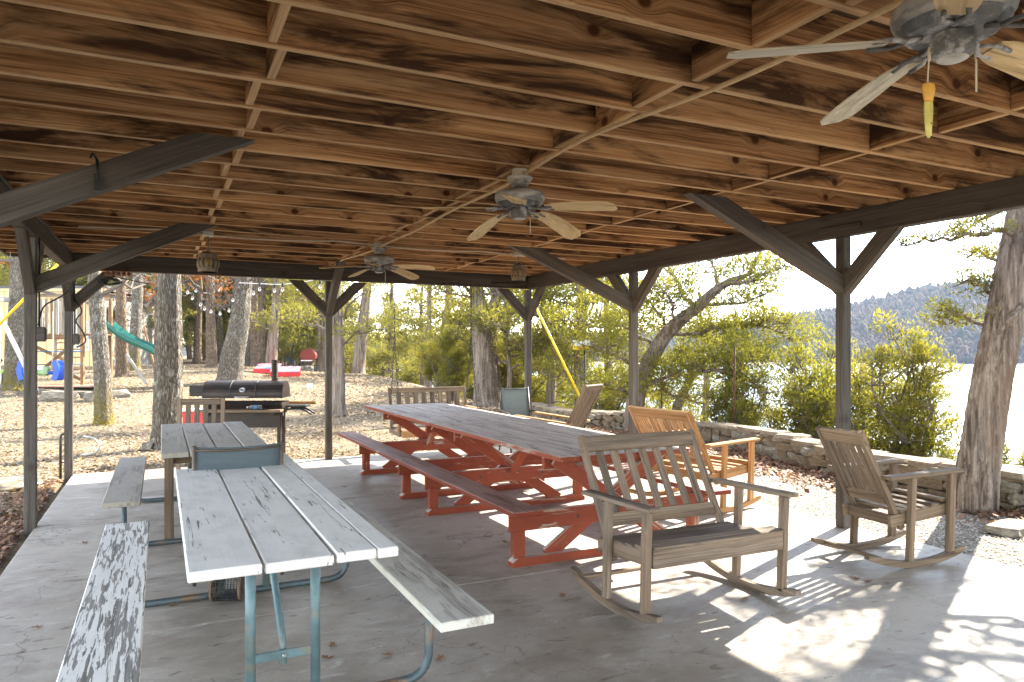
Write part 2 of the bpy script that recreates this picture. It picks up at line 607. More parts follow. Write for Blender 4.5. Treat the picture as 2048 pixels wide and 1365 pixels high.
M['fandark'] = plain('blackened fan metal', (0.12, 0.122, 0.13), 0.55, 0.1, var=0.5, scale=20, dirt=(0.42, 0.42, 0.43), dirt_lo=0.50, dirt_hi=0.60)
M['rustband'] = plain('rust stained fan metal', (0.34, 0.24, 0.13), 0.7, 0.1, var=0.4, scale=12, dirt=(0.42, 0.40, 0.37))
M['blade'] = wood_mat('oak fan blade', (0.46, 0.33, 0.18), (0.62, 0.47, 0.27), (0.70, 0.55, 0.35), grain=30, knots=0.0, bump=0.1)
M['blade2'] = wood_mat('bleached fan blade', (0.42, 0.375, 0.29), (0.60, 0.55, 0.45), (0.70, 0.65, 0.55), grain=30, knots=0.0, bump=0.1)
M['white_plastic'] = plain('dingy white plastic', (0.58, 0.55, 0.48), 0.5, var=0.12, scale=8)
M['cable'] = plain('beige cable', (0.60, 0.44, 0.26), 0.6, var=0.2, scale=20)
M['cable_w'] = plain('pale cable', (0.55, 0.49, 0.40), 0.6, var=0.2, scale=20)
M['blackcable'] = plain('black cable', (0.02, 0.02, 0.022), 0.5)
M['lantern'] = plain('aged metal lantern', (0.24, 0.19, 0.14), 0.6, 0.2, var=0.4, scale=16)
M['amber'] = plain('amber lamp glass', (0.70, 0.42, 0.10), 0.2, var=0.1)
M['lure_y'] = plain('yellow lure paint', (0.58, 0.50, 0.14), 0.4, var=0.3, scale=25)
M['lure_o'] = plain('orange lure paint', (0.68, 0.36, 0.06), 0.4, var=0.2, scale=25)
M['black'] = plain('black paint', (0.02, 0.02, 0.02), 0.5)
M['smoker'] = plain('rust brown smoker steel', (0.026, 0.020, 0.018), 0.42, 0.3, var=0.5, scale=5, dirt=(0.055, 0.028, 0.018), dirt_lo=0.45, dirt_hi=0.7)
M['smoker2'] = plain('black smoker steel', (0.030, 0.026, 0.024), 0.5, 0.4, var=0.4, scale=8, dirt=(0.07, 0.035, 0.02))
M['chrome'] = plain('bright badge metal', (0.65, 0.65, 0.65), 0.3, 0.9, var=0.1)
M['sling_frame'] = plain('bronze chair frame', (0.12, 0.095, 0.075), 0.45, 0.4)
M['stake'] = plain('rusty fence stake', (0.10, 0.045, 0.025), 0.8, 0.2, var=0.4)
M['yellow'] = plain('yellow plastic guard', (0.80, 0.55, 0.02), 0.4, var=0.12, scale=4)
M['feedroof'] = plain('pale feeder roof', (0.62, 0.60, 0.46), 0.6)
M['green'] = plain('green slide plastic', (0.015, 0.115, 0.085), 0.35, var=0.15, scale=4)
M['blue'] = plain('blue swing plastic', (0.02, 0.085, 0.46), 0.35, var=0.12, scale=4)
M['lightgreen'] = plain('faded green plastic', (0.28, 0.42, 0.20), 0.5, var=0.15)
M['lime'] = plain('lime plastic', (0.22, 0.65, 0.05), 0.45)
M['redplastic'] = plain('red plastic', (0.62, 0.03, 0.035), 0.4, var=0.12)
M['pinkboard'] = plain('pink printed board top', (0.62, 0.20, 0.22), 0.5, var=0.4, scale=5, dirt=(0.10, 0.16, 0.26), dirt_lo=0.52, dirt_hi=0.56)
M['bluechair'] = plain('faded blue fabric', (0.08, 0.20, 0.36), 0.8)
M['maroon'] = plain('maroon wicker', (0.24, 0.045, 0.035), 0.7, scale=40)
M['play'] = wood_mat('weathered playset timber', (0.12, 0.10, 0.075), (0.26, 0.215, 0.165), (0.36, 0.31, 0.245), grain=40, knots=0.4)
M['playpale'] = wood_mat('bleached playset timber', (0.30, 0.275, 0.24), (0.46, 0.43, 0.38), (0.56, 0.53, 0.48), grain=40, knots=0.3)
M['playbrown'] = wood_mat('brown playset timber', (0.14, 0.075, 0.035), (0.26, 0.15, 0.075), (0.34, 0.21, 0.11), grain=40, knots=0.4)
M['tan'] = plain('tan siding', (0.74, 0.53, 0.27), 0.8, var=0.08, scale=2)
M['greige'] = plain('grey beige siding', (0.46, 0.43, 0.37), 0.8, var=0.1, scale=2)
M['trim'] = plain('white trim', (0.70, 0.69, 0.66), 0.6, var=0.06)
M['glass'] = plain('dark window glass', (0.05, 0.07, 0.10), 0.08, var=0.2, scale=2, bump=0, spec=0.8)
M['found'] = plain('stone foundation', (0.30, 0.285, 0.26), 0.9, var=0.35, scale=5, bump=0.5)
M['paper'] = plain('white paint block', (0.75, 0.74, 0.72), 0.6, var=0.05)
M['terracotta'] = plain('terracotta clay', (0.42, 0.235, 0.17), 0.8, var=0.2, scale=18)
M['stone'] = plain('brown sandstone', (0.20, 0.150, 0.095), 0.9, var=0.5, scale=9, bump=0.8, dirt=(0.11, 0.088, 0.066), dirt_lo=0.48, dirt_hi=0.66)
M['stone2'] = plain('grey fieldstone', (0.19, 0.165, 0.13), 0.9, var=0.4, scale=6, bump=0.6, dirt=(0.36, 0.32, 0.25), dirt_lo=0.5, dirt_hi=0.68)
M['cap'] = plain('pale sandstone', (0.255, 0.20, 0.135), 0.9, var=0.4, scale=9, bump=0.8, dirt=(0.14, 0.112, 0.08), dirt_lo=0.5, dirt_hi=0.66)
M['mortar'] = plain('wall core mortar', (0.13, 0.105, 0.08), 0.95, var=0.4, scale=8, bump=0.6)
M['oak'] = bark_mat('oak bark', (0.07, 0.058, 0.045), (0.34, 0.295, 0.24), 16, 4.0, lichen=(0.40, 0.39, 0.34))
M['oakmoss'] = bark_mat('mossy oak bark', (0.075, 0.064, 0.05), (0.36, 0.315, 0.255), 16, 5.0, moss=((0.20, 0.155, 0.02), 1.1), lichen=(0.36, 0.36, 0.32))
M['brownbark'] = bark_mat('brown oak bark', (0.09, 0.064, 0.045), (0.36, 0.27, 0.19), 12, 3.0)
M['cedarbark'] = cedar_bark('shredding cedar bark', (0.075, 0.057, 0.045), (0.31, 0.255, 0.21))
M['twig'] = plain('branch bark', (0.16, 0.13, 0.105), 0.9, var=0.35, scale=12)
M['cedar'] = leaf_mat('cedar foliage', (0.060, 0.074, 0.016), (0.36, 0.318, 0.052), 0.52, hue=(0.20, 0.205, 0.035), brown=True)
M['cedarfar'] = leaf_mat('woodland cedar foliage', (0.085, 0.100, 0.026), (0.36, 0.325, 0.080), 0.5, hue=(0.22, 0.21, 0.07), brown=True)
M['rust_leaf'] = leaf_mat('clinging oak leaves', (0.22, 0.085, 0.03), (0.46, 0.19, 0.07), 0.4)
M['litter'] = leaf_mat('dry fallen leaves', (0.14, 0.098, 0.062), (0.48, 0.38, 0.255), 0.15)
M['litter_red'] = leaf_mat('russet fallen leaves', (0.13, 0.062, 0.038), (0.40, 0.235, 0.14), 0.15)


def sling_mat(name, c1, c2):
    t = NT(name)
    c = t.coord(rnd=False)
    x = t.n('TexWave', {'Vector': c, 'Scale': 70.0, 'Distortion': 0.4}, wave_type='BANDS', bands_direction='X').outputs['Fac']
    z = t.n('TexWave', {'Vector': c, 'Scale': 70.0, 'Distortion': 0.4}, wave_type='BANDS', bands_direction='Z').outputs['Fac']
    n = t.noise(t.scale(c, (6, 6, 30)), 1.0, 4.0)
    f = t.math('MULTIPLY', t.math('ADD', x, z), 0.5)
    col = t.mix(t.math('ADD', t.math('MULTIPLY', f, 0.5), t.math('MULTIPLY', n, 0.5)), c1, c2)
    t.bump(f, 0.3, 0.003)
    t.done(col, 0.7, 0.3)
    tr = t.n('BsdfTranslucent', {'Color': col})
    mx = t.n('MixShader', {0: 0.35})
    t.t.links.new(t.b.outputs[0], mx.inputs[1])
    t.t.links.new(tr.outputs[0], mx.inputs[2])
    t.t.links.new(mx.outputs[0], t.out.inputs['Surface'])
    return t.m


M['sling'] = sling_mat('blue grey sling mesh', (0.09, 0.125, 0.15), (0.21, 0.25, 0.275))
M['sling2'] = sling_mat('pale grey sling mesh', (0.19, 0.22, 0.21), (0.33, 0.36, 0.345))


def clear_mat(name, col, rough=0.05):
    t = NT(name)
    t.done(col, rough, 0.5)
    t.b.inputs['Transmission Weight'].default_value = 0.9
    t.b.inputs['IOR'].default_value = 1.3
    return t.m


M['bottle'] = clear_mat('clear bottle plastic', (0.92, 0.95, 0.97))
M['bulb'] = clear_mat('clear bulb glass', (0.95, 0.93, 0.88))


def concrete_mat():
    t = NT('stained concrete')
    c = t.coord('Object', rnd=False)
    g = t.n('NewGeometry').outputs['Position']
    n1 = t.noise(g, 0.55, 6.0, 0.62, 0.3)
    n2 = t.noise(g, 3.2, 6.0, 0.68)
    n3 = t.noise(g, 60.0, 3.0, 0.6)
    col = t.mix(t.rng(n1, 0.38, 0.62), (0.295, 0.248, 0.195), (0.47, 0.415, 0.345))
    col = t.mix(t.math('MULTIPLY', t.rng(n2, 0.42, 0.72), 0.55), col, (0.53, 0.495, 0.44))
    dk = t.noise(t.scale(g, (1.0, 1.6, 1)), 1.1, 6.0, 0.66, 0.6)
    col = t.mix(t.math('MULTIPLY', t.rng(dk, 0.50, 0.64), 0.6), col, (0.19, 0.15, 0.115))
    sp = t.noise(t.scale(g, (1.0, 3.0, 1)), 4.6, 5.0, 0.7, 0.5)
    col = t.mix(t.math('MULTIPLY', t.rng(sp, 0.61, 0.645), 0.7), col, (0.13, 0.105, 0.085))
    s2 = t.noise(t.scale(g, (2.0, 6.0, 1)), 9.0, 4.0, 0.7, 0.3)
    col = t.mix(t.math('MULTIPLY', t.rng(s2, 0.66, 0.70), 0.7), col, (0.10, 0.085, 0.07))
    gr_ = t.noise(g, 150.0, 3.0, 0.7)
    col = t.mix(t.math('MULTIPLY', t.rng(gr_, 0.42, 0.30), 0.5), col, (0.16, 0.14, 0.12))
    col = t.mix(t.math('MULTIPLY', t.rng(gr_, 0.60, 0.72), 0.4), col, (0.62, 0.58, 0.52))
    wp = t.noise(t.scale(g, (1.2, 3.4, 1)), 2.6, 6.0, 0.7, 0.8)
    col = t.mix(t.math('MULTIPLY', t.rng(wp, 0.58, 0.68), 0.6), col, (0.60, 0.585, 0.55))
    # damp patch beside the near bench
    p = t.n('SeparateXYZ', {0: g})
    dx = t.math('SUBTRACT', p.outputs[0], 0.02)
    dy = t.math('SUBTRACT', p.outputs[1], 3.02)
    rr = t.math('SQRT', t.math('ADD', t.math('MULTIPLY', t.math('MULTIPLY', dx, dx), 2.6), t.math('MULTIPLY', t.math('MULTIPLY', dy, dy), 1.3)))
    rr = t.math('ADD', rr, t.math('MULTIPLY', t.math('SUBTRACT', t.noise(g, 5.0, 4.0, 0.6), 0.5), 0.5))
    damp = t.rng(rr, 0.30, 0.36, 1.0, 0.0)
    col = t.mix(t.math('MULTIPLY', damp, 0.65), col, (0.13, 0.105, 0.085))
    cv = t.n('TexVoronoi', {'Vector': t.n('VectorMath', {0: g, 1: t.n('CombineXYZ', {'X': t.noise(g, 2.5, 4.0), 'Y': t.noise(t.scale(g, (1.3, 1, 1)), 3.0, 4.0)})}, operation='ADD').outputs[0], 'Scale': 0.42}, feature='DISTANCE_TO_EDGE').outputs['Distance']
    ck = t.rng(cv, 0.0, 0.0035, 1.0, 0.0)
    ck = t.math('MULTIPLY', ck, t.rng(t.noise(g, 0.9, 2.0), 0.44, 0.50))
    col = t.mix(t.math('MULTIPLY', ck, 0.75), col, (0.10, 0.09, 0.08))
    col = t.mix(t.math('MULTIPLY', t.rng(n3, 0.3, 0.7), 0.16), col, (0.20, 0.18, 0.16))
    t.bump(t.math('ADD', t.math('MULTIPLY', n3, 0.3), t.math('MULTIPLY', n2, 0.7)), 0.25, 0.006)
    rgh = t.mix(damp, t.n('CombineColor', {0: t.rng(n1, 0.3, 0.7, 0.42, 0.66)}), (0.25, 0.25, 0.25))
    t.done(col, 0.5, 0.4)
    t.t.links.new(t.n('SeparateColor', {0: rgh}).outputs[0], t.b.inputs['Roughness'])
    return t.m


M['concrete'] = concrete_mat()


def ground_mat():
    t = NT('dry yard ground')
    g = t.n('NewGeometry').outputs['Position']
    n1 = t.noise(g, 0.35, 6.0, 0.65, 0.4)
    n2 = t.noise(g, 5.0, 6.0, 0.72)
    n3 = t.noise(g, 28.0, 5.0, 0.7)
    col = t.mix(t.rng(n1, 0.35, 0.65), (0.165, 0.125, 0.080), (0.27, 0.218, 0.146))
    col = t.mix(t.rng(n2, 0.38, 0.66), t.mix(0.6, col, (0.15, 0.105, 0.065)), col)
    col = t.mix(t.math('MULTIPLY', t.rng(n3, 0.48, 0.66), 0.55), col, (0.36, 0.305, 0.22))
    col = t.mix(t.math('MULTIPLY', t.rng(n3, 0.45, 0.32), 0.75), col, (0.10, 0.07, 0.045))
    ms = t.noise(g, 0.9, 5.0, 0.6, 0.5)
    col = t.mix(t.math('MULTIPLY', t.rng(ms, 0.63, 0.72), 0.5), col, (0.22, 0.20, 0.05))
    # gravel strip by the lake side of the slab
    p = t.n('SeparateXYZ', {0: g})
    gx = t.math('MULTIPLY', t.rng(p.outputs[0], 5.3, 5.6), t.rng(p.outputs[0], 6.9, 7.5, 1.0, 0.0))
    gy = t.rng(p.outputs[1], 8.5, 11.0, 1.0, 0.0)
    gf = t.math('MULTIPLY', gx, gy)
    vv = t.n('TexVoronoi', {'Vector': g, 'Scale': 42.0})
    gc = t.mix(t.n('SeparateColor', {0: vv.outputs['Color']}).outputs[0], (0.26, 0.225, 0.18), (0.58, 0.545, 0.48))
    gc = t.mix(t.rng(vv.outputs['Distance'], 0.35, 0.7), gc, (0.15, 0.12, 0.09))
    col = t.mix(t.math('MULTIPLY', gf, t.rng(n2, 0.3, 0.5)), col, gc)
    t.bump(t.math('ADD', n2, t.math('MULTIPLY', n3, 0.6)), 0.8, 0.05)
    return t.done(col, 0.95, 0.15)


M['ground'] = ground_mat()


def water_mat():
    t = NT('lake water')
    g = t.n('NewGeometry').outputs['Position']
    n = t.noise(t.scale(g, (0.5, 0.5, 0.5)), 1.0, 5.0, 0.6)
    n2 = t.noise(t.scale(g, (0.02, 0.02, 0.02)), 1.0, 4.0, 0.6)
    t.bump(t.math('ADD', n, n2), 0.55, 0.35)
    return t.done((0.06, 0.085, 0.105), 0.32, 0.5)


M['water'] = water_mat()


def hill_mat(name, attr=False):
    t = NT(name)
    g = t.n('NewGeometry').outputs['Position']
    n = t.noise(g, 0.035, 6.0, 0.7)
    n2 = t.noise(g, 0.25, 4.0, 0.7)
    col = t.mix(t.rng(n2, 0.35, 0.65), (0.022, 0.018, 0.013), (0.055, 0.040, 0.032))
    col = t.mix(t.rng(n, 0.48, 0.6), col, (0.05, 0.062, 0.03))
    if attr:
        a = t.n('Attribute', attribute_name='tint')
        col = t.mix(a.outputs['Fac'], (0.016, 0.026, 0.008), (0.075, 0.052, 0.034))
    return t.done(col, 0.95, 0.1)


M['hill'] = hill_mat('far wooded hillside')
M['hilltree'] = hill_mat('far trees', True)
M['shore'] = plain('pale lake shore', (0.46, 0.40, 0.32), 0.9, scale=0.2)


# ================================================================== SETTING: ground, slab, lake, hills
def build_ground():
    def axis(lo, hi, n0, n1, step):
        a = list(np.arange(n0, n1 + 1e-6, step))
        s, v = step, n0
        left = []
        while v > lo:
            s *= 1.22
            v -= s
            left.append(max(v, lo))
        s, v = step, n1
        right = []
        while v < hi:
            s *= 1.22
            v += s
            right.append(min(v, hi))
        return np.array(left[::-1] + a + right)
    xs = axis(-260, 42, -16, 14, 0.4)
    ys = axis(-60, 300, -4, 36, 0.4)
    X, Y = np.meshgrid(xs, ys)
    Z = ground_z(X, Y)
    inside = (X > -1.02) & (X < 5.5) & (Y > -2.6) & (Y < 10.58)
    Z = np.where(inside, -0.14, Z)
    V = np.stack([X.ravel(), Y.ravel(), Z.ravel()], 1)
    nx, ny = len(xs), len(ys)
    i = np.arange(ny - 1)[:, None] * nx
    j = np.arange(nx - 1)[None, :]
    F = np.stack([i + j, i + j + 1, i + nx + j + 1, i + nx + j], -1).reshape(-1, 4)
    o = ob('ground', mesh_np('ground', V, F, M['ground'], smooth=True))
    o['kind'] = 'structure'
    return o


build_ground()

patio = thing('patio', None, None)
patio['kind'] = 'structure'
for y0, y1 in ((-2.9, 1.31), (1.322, 4.434), (4.446, 7.564), (7.576, 10.60)):
    ob('slab_panel', box_mesh(6.53, y1 - y0, 0.16, M['concrete'], 0.008), patio, (2.265, (y0 + y1) / 2, -0.08))

LAKE_Z = -8.0
lk = ob('lake', mesh('lake', [(-3000, -3000, 0), (4000, -3000, 0), (4000, 4000, 0), (-3000, 4000, 0)], [(0, 1, 2, 3)], M['water']), None, (0, 0, LAKE_Z))
lk['kind'] = 'structure'


def build_hills():
    us = np.linspace(-400, 4200, 220)
    prof_u = [-400, 600, 1000, 1300, 1500, 1560, 1640, 1700, 1780, 1850, 1930, 2000, 2120, 2300, 2600, 3000, 4200]
    prof_y = [690, 688, 684, 672, 654, 642, 630, 616, 596, 578, 570, 574, 560, 548, 556, 590, 620]
    ridge = np.interp(us, prof_u, prof_y)
    ang = np.arctan((us - 1024) / 1440.0)
    nd = 34
    V = []
    for k in range(nd):
        f = k / (nd - 1)
        dist = 505 + 285 * f
        for a, ry, u in zip(ang, ridge, us):
            top = EYE + (703 - ry) / 1440.0 * 790
            s = f ** 0.85
            z = LAKE_Z - 1.0 + (top - LAKE_Z + 1.0) * s
            z += 7 * math.sin(u * 0.011 + f * 5) * s * (1 - s) * 2 + 4 * math.sin(u * 0.031 + 2) * s * (1 - s)
            X = math.tan(a) * dist
            V.append((X * CY + dist * SY, -X * SY + dist * CY, z))
    V = np.array(V)
    n = len(us)
    # back side falling away
    back = V[-n:].copy()
    back[:, :2] *= 1.15
    back[:, 2] = LAKE_Z - 12
    V = np.vstack([V, back])
    i = np.arange(nd)[:, None] * n
    j = np.arange(n - 1)[None, :]
    F = np.stack([i + j, i + j + 1, i + n + j + 1, i + n + j], -1).reshape(-1, 4)
    o = ob('wooded_hills', mesh_np('wooded_hills', V, F, M['hill'], smooth=True))
    o['kind'] = 'structure'
    # trees of the far shore read as one mass
    m = 26000
    r = np.random.default_rng(3)
    uu = r.uniform(600, 2500, m)
    ff = r.uniform(0.005, 1.0, m) ** 0.9
    gi = np.clip((uu + 400) / 4600 * 219, 0, 218)
    i0 = gi.astype(int)
    k0 = np.clip((ff * 33).astype(int), 0, 32)
    fx = (gi - i0)[:, None]
    fy = (ff * 33 - k0)[:, None]
    P = (V[k0 * n + i0] * (1 - fx) + V[k0 * n + i0 + 1] * fx) * (1 - fy) + (V[(k0 + 1) * n + i0] * (1 - fx) + V[(k0 + 1) * n + i0 + 1] * fx) * fy
    h = r.uniform(3.0, 6.5, m) * np.where(r.random(m) < 0.12, 1.7, 1.0)
    w = h * r.uniform(0.22, 0.40, m)
    a = np.linspace(0, 2 * np.pi, 5, endpoint=False)
    ring1 = np.stack([np.cos(a), np.sin(a), np.full(5, 0.12)], 1)
    ring2 = np.stack([np.cos(a + .6) * 0.8, np.sin(a + .6) * 0.8, np.full(5, 0.6)], 1)
    base = np.vstack([ring1, ring2, [[0, 0, 1.0]]])
    jit = r.uniform(0.75, 1.25, (m, 11, 3))
    VV = base[None] * jit * np.stack([w, w, h], 1)[:, None, :] + P[:, None, :]
    f = []
    for q in range(5):
        p = (q + 1) % 5
        f += [(q, p, 5 + p), (q, 5 + p, 5 + q), (5 + q, 5 + p, 10)]
    f = np.array(f)
    FF = (f[None] + (np.arange(m) * 11)[:, None, None]).reshape(-1, 3)
    patch = 0.5 + 0.5 * np.sin(uu * 0.021 + 3 * np.sin(ff * 7)) * np.sin(ff * 11 + uu * 0.009)
    tint = np.repeat(np.where(r.random(m) < 0.12 + 0.6 * patch ** 2, r.uniform(0, .3, m), r.uniform(.45, 1, m)), len(f))
    o = ob('far_forest', mesh_np('far_forest', VV.reshape(-1, 3), FF, M['hilltree'], tint))
    tag(o, 'hazy bare and evergreen trees covering the hillside across the lake', 'forest', kind='stuff')
    # pale shore line and the clearing on the far bank
    r2 = np.random.default_rng(4)
    pts = []
    sh = []
    for k, u in enumerate(np.linspace(1100, 2500, 120)):
        d0 = 500 + 5 * math.sin(u * .02)
        a_, b_ = W(u, d0)
        c_, e_ = W(u, d0 + 10)
        sh += [(a_, b_, LAKE_Z + 0.05), (c_, e_, LAKE_Z + 1.2 + r2.uniform(0, 1.2))]
    fs = [(2 * k, 2 * k + 2, 2 * k + 3, 2 * k + 1) for k in range(119)]
    o = ob('far_shore', mesh('far_shore', sh, fs, M['shore']))
    o['kind'] = 'structure'


build_hills()
cl = thing('lakeside_cabin', 'tiny pale cabin in a clearing on the far shore', 'cabin', WZ(1628, 694, 575))
ob('wall', box_mesh(15, 8, 3, M['trim'], 0.1), cl, (0, 0, 1.5), (0, 0, -YAW))
ob('roof', box_mesh(17, 9, 1.4, M['terracotta'], 0.6), cl, (0, 0, 3.7), (0, 0, -YAW))
ms = tube('mast', [WZ(1631, 694, 590), WZ(1631, 664, 590)], 0.35, M['steel'])
tag(ms, 'thin pale mast rising above the far shore cabin', 'mast')

# ================================================================== PAVILION
PX0, PX1 = -1.03, 5.40
ROWS = (-1.75, 1.35, 4.42, 7.55, 10.47)
BZ0, BZ1 = 2.555, 2.768
JH = 0.235
pav = thing('pavilion', 'open dark timber pavilion roof with brown joists over the concrete patio', 'pavilion')
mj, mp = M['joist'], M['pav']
PW = 0.092
posts = []
for y in ROWS:
    for x in (PX0, PX1):
        posts.append((x, y))
posts.append((2.17, 10.47))
posts.append((2.17, -1.75))
for x, y in posts:
    board('post', (x, y, 0.0 if x > PX0 else -0.06), (x, y, BZ0), PW, PW, mp, pav, up=(0, 1, 0), bev=0.006)
for x in (PX0, PX1):
    board('beam', (x, -1.70, (BZ0 + BZ1) / 2), (x, 10.42, (BZ0 + BZ1) / 2), 0.095, BZ1 - BZ0, mp, pav, bev=0.006)
for y in (ROWS[0], ROWS[-1]):
    board('beam', (PX0 - 0.05, y, (BZ0 + BZ1) / 2 + 0.012), (PX1 + 0.05, y, (BZ0 + BZ1) / 2 + 0.012), 0.095, BZ1 - BZ0 - 0.003, mp, pav, bev=0.006)


def knee(x, y, dx, dy, reach, z0, z1, w=0.075, h=0.135):
    """brace from the post face up to z1; plumb cut below, level cut on top"""
    L = math.hypot(dx, dy)
    dx, dy = dx / L, dy / L
    s0 = PW / 2 + 0.001
    sl = (z1 - z0) / (reach - s0)
    v = h * math.sqrt(1 + sl * sl)                 # vertical thickness
    out = [(s0, z0 - v / 2), (s0, z0 + v / 2), (s0 + (z1 - z0 - v / 2) / sl, z1), (s0 + (z1 - z0 + v / 2) / sl, z1)]
    if out[2][0] < s0 + 0.01:
        out[2] = (s0 + 0.01, z1)
    th = math.atan(sl)
    ct, st_ = math.cos(th), math.sin(th)
    loc_out = [((px - s0) * ct + (pz - z0) * st_, -(px - s0) * st_ + (pz - z0) * ct) for px, pz in out]
    az = math.atan2(dy, dx)
    m = Matrix.Rotation(az, 3, 'Z') @ Matrix.Rotation(-th, 3, 'Y')
    o = prism('brace', loc_out, w, mp, pav, (x + dx * s0, y + dy * s0, z0), m.to_euler())
    for f in (0.09, (reach - s0) / ct - 0.16):
        lathe('bolt_head', [(0.010, 0), (0.010, 0.005), (0.005, 0.008)], M['darkpipe'], o, (f, -w / 2, 0.0), (R(90), 0, 0), 8)
    return o


for x, y in posts:
    z0, z1 = 2.14, BZ0 - 0.001
    if x in (PX0, PX1):
        if y < 10:
            knee(x, y, 0, 1, 0.46, z0, z1)
        if y > -1:
            knee(x, y, 0, -1, 0.46, z0, z1)
        if y > 10 or y < -1:
            knee(x, y, 1 if x < 0 else -1, 0, 0.46, z0, z1)
        else:
            knee(x, y, 1 if x < 0 else -1, 0, 1.36 if x < 0 else 1.56, 2.14, 2.769, 0.088, 0.14)
    else:
        knee(x, y, 1, 0, 0.46, z0, z1)
        knee(x, y, -1, 0, 0.46, z0, z1)
        knee(x, y, 0, -1 if y > 0 else 1, 0.82, 2.14, 2.769, 0.085, 0.13)

jy = []
k = -11
while 2.2 + 0.406 * k < 11.0:
    jy.append(2.2 + 0.406 * k)
    k += 1
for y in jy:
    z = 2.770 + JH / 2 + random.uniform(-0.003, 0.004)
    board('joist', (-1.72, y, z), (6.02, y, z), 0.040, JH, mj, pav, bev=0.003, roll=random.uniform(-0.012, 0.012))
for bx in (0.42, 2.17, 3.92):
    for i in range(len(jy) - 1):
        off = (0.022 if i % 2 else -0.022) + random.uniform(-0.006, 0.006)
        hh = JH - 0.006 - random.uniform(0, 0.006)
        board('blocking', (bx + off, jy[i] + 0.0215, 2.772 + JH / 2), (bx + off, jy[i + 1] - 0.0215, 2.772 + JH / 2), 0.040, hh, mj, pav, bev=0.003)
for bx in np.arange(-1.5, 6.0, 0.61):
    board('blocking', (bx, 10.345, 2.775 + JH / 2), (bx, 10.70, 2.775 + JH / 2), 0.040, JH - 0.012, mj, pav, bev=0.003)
ob('roof_deck', box_mesh(7.84, 13.5, 0.03, M['roof'], 0.004), pav, (2.15, 4.35, 3.025))
ob('roof_covering', box_mesh(8.0, 13.7, 0.05, M['shingle'], 0.01), pav, (2.15, 4.35, 3.068))
for x in (-1.745, 6.045):
    board('fascia', (x, -2.35, 2.89), (x, 11.05, 2.89), 0.035, 0.26, mp, pav)
board('fascia', (-1.72, 11.07, 2.89), (6.02, 11.07, 2.89), 0.035, 0.258, mp, pav)
board('wood_strip', (PX1 - 0.058, 4.20, 2.63), (PX1 - 0.058, 4.62, 2.63), 0.018, 0.045, mp, pav)
board('wood_strip', (4.72, 10.412, 2.625), (5.24, 10.412, 2.625), 0.018, 0.05, mp, pav)

# ---- hook on the near brace, boxes and wiring on the left posts
hk = thing('brace_hook', 'small black iron hook screwed on the near left roof brace', 'hook', (-0.30, 4.36, 2.51))
tube('hook_bend', bend([(0, 0, 0.045), (-0.02, -0.03, 0.075), (-0.03, -0.035, 0.045)], 0.02), 0.006, M['black'], hk)
tube('shank', [(0, -0.012, 0.045), (0, -0.012, -0.07)], 0.008, M['black'], hk)
prism('plate', [(-0.014, -0.12), (0.014, -0.12), (0.014, -0.03), (-0.014, -0.03)], 0.012, M['black'], hk, (0, -0.012, 0))

for (x, y, lab) in ((PX0, 7.55, 'grey electrical box on the near left post'), (PX0, 10.47, 'grey electrical box on the left corner post')):
    t = thing('outlet_box', lab, 'outlet box', (x + 0.046, y - 0.01, 1.70), 0, 'outlet boxes on posts')
    ob('box_body', box_mesh(0.065, 0.075, 0.13, M['pav'], 0.006), t, (0.034, 0, 0))
    ob('cover', box_mesh(0.006, 0.06, 0.10, M['black'], 0.002), t, (0.071, 0, 0))
    tube('conduit', bend([(0.02, 0, 0.065), (0.02, 0, 0.38), (0.012, 0.05, 0.62), (0.012, 0.055, 0.86)], 0.08), 0.008, M['blackcable'], t)
wire = tube('loose_cable', bend([(PX0 + 0.06, 7.53, 1.78), (PX0 + 0.08, 7.60, 1.95), (-0.80, 8.0, 2.1), (-0.86, 8.9, 2.24), (-0.9, 10.35, 2.5)], 0.25, 8), 0.007, M['blackcable'])
tag(wire, 'loose black cable rising from the near left post box', 'cable')
wire = tube('loose_cable', bend([(PX0 + 0.06, 10.42, 2.4), (PX0 + 0.05, 10.42, 2.2), (PX0 + 0.17, 10.40, 2.05), (PX0 + 0.06, 10.40, 1.93), (PX0 + 0.16, 10.40, 1.80), (PX0 + 0.20, 10.40, 1.66), (PX0 + 0.09, 10.41, 1.60)], 0.08, 6), 0.009, M['blackcable'])
tag(wire, 'twisted black cable hanging down the left corner post', 'cable')
wire = tube('beam_cable', [(PX0 + 0.058, y, 2.76 - 0.035 * abs(math.sin(y * 2.3))) for y in np.linspace(4.4, 10.3, 40)], 0.008, M['blackcable'])
tag(wire, 'dark cable stapled along the left roof beam', 'cable')
# perforated bracket and cable coil on the left corner brace
pb = thing('perforated_block', 'pinkish clay block with round holes on the left corner brace', 'block', (-0.48, 10.40, 2.535))
for sx in (-0.115, -0.058, 0.0, 0.058, 0.115):
    lathe('hole_ring', [(0.016, -0.024), (0.024, -0.024), (0.028, -0.018), (0.028, 0.018), (0.024, 0.024), (0.016, 0.024), (0.016, -0.024)], M['terracotta'], pb, (sx, 0, 0), (R(90), 0, 0), 14)
for sz in (-0.028, 0.028):
    board('rib', (-0.155, 0, sz), (0.155, 0, sz), 0.046, 0.010, M['terracotta'], pb, bev=0.002)
for sx in (-0.1515, 0.1515):
    board('end_rib', (sx, 0, -0.022), (sx, 0, 0.022), 0.046, 0.008, M['terracotta'], pb, up=(1, 0, 0), bev=0.002)
cc = tube('cable_coil', [(-0.62 + 0.10 * math.cos(a) + 0.004 * a, 10.38 + 0.012 * math.sin(2.3 * a), 2.43 + 0.035 * math.sin(a)) for a in np.linspace(0, 19, 90)], 0.009, M['blackcable'])
tag(cc, 'coil of black cable hanging below the clay block', 'cable')
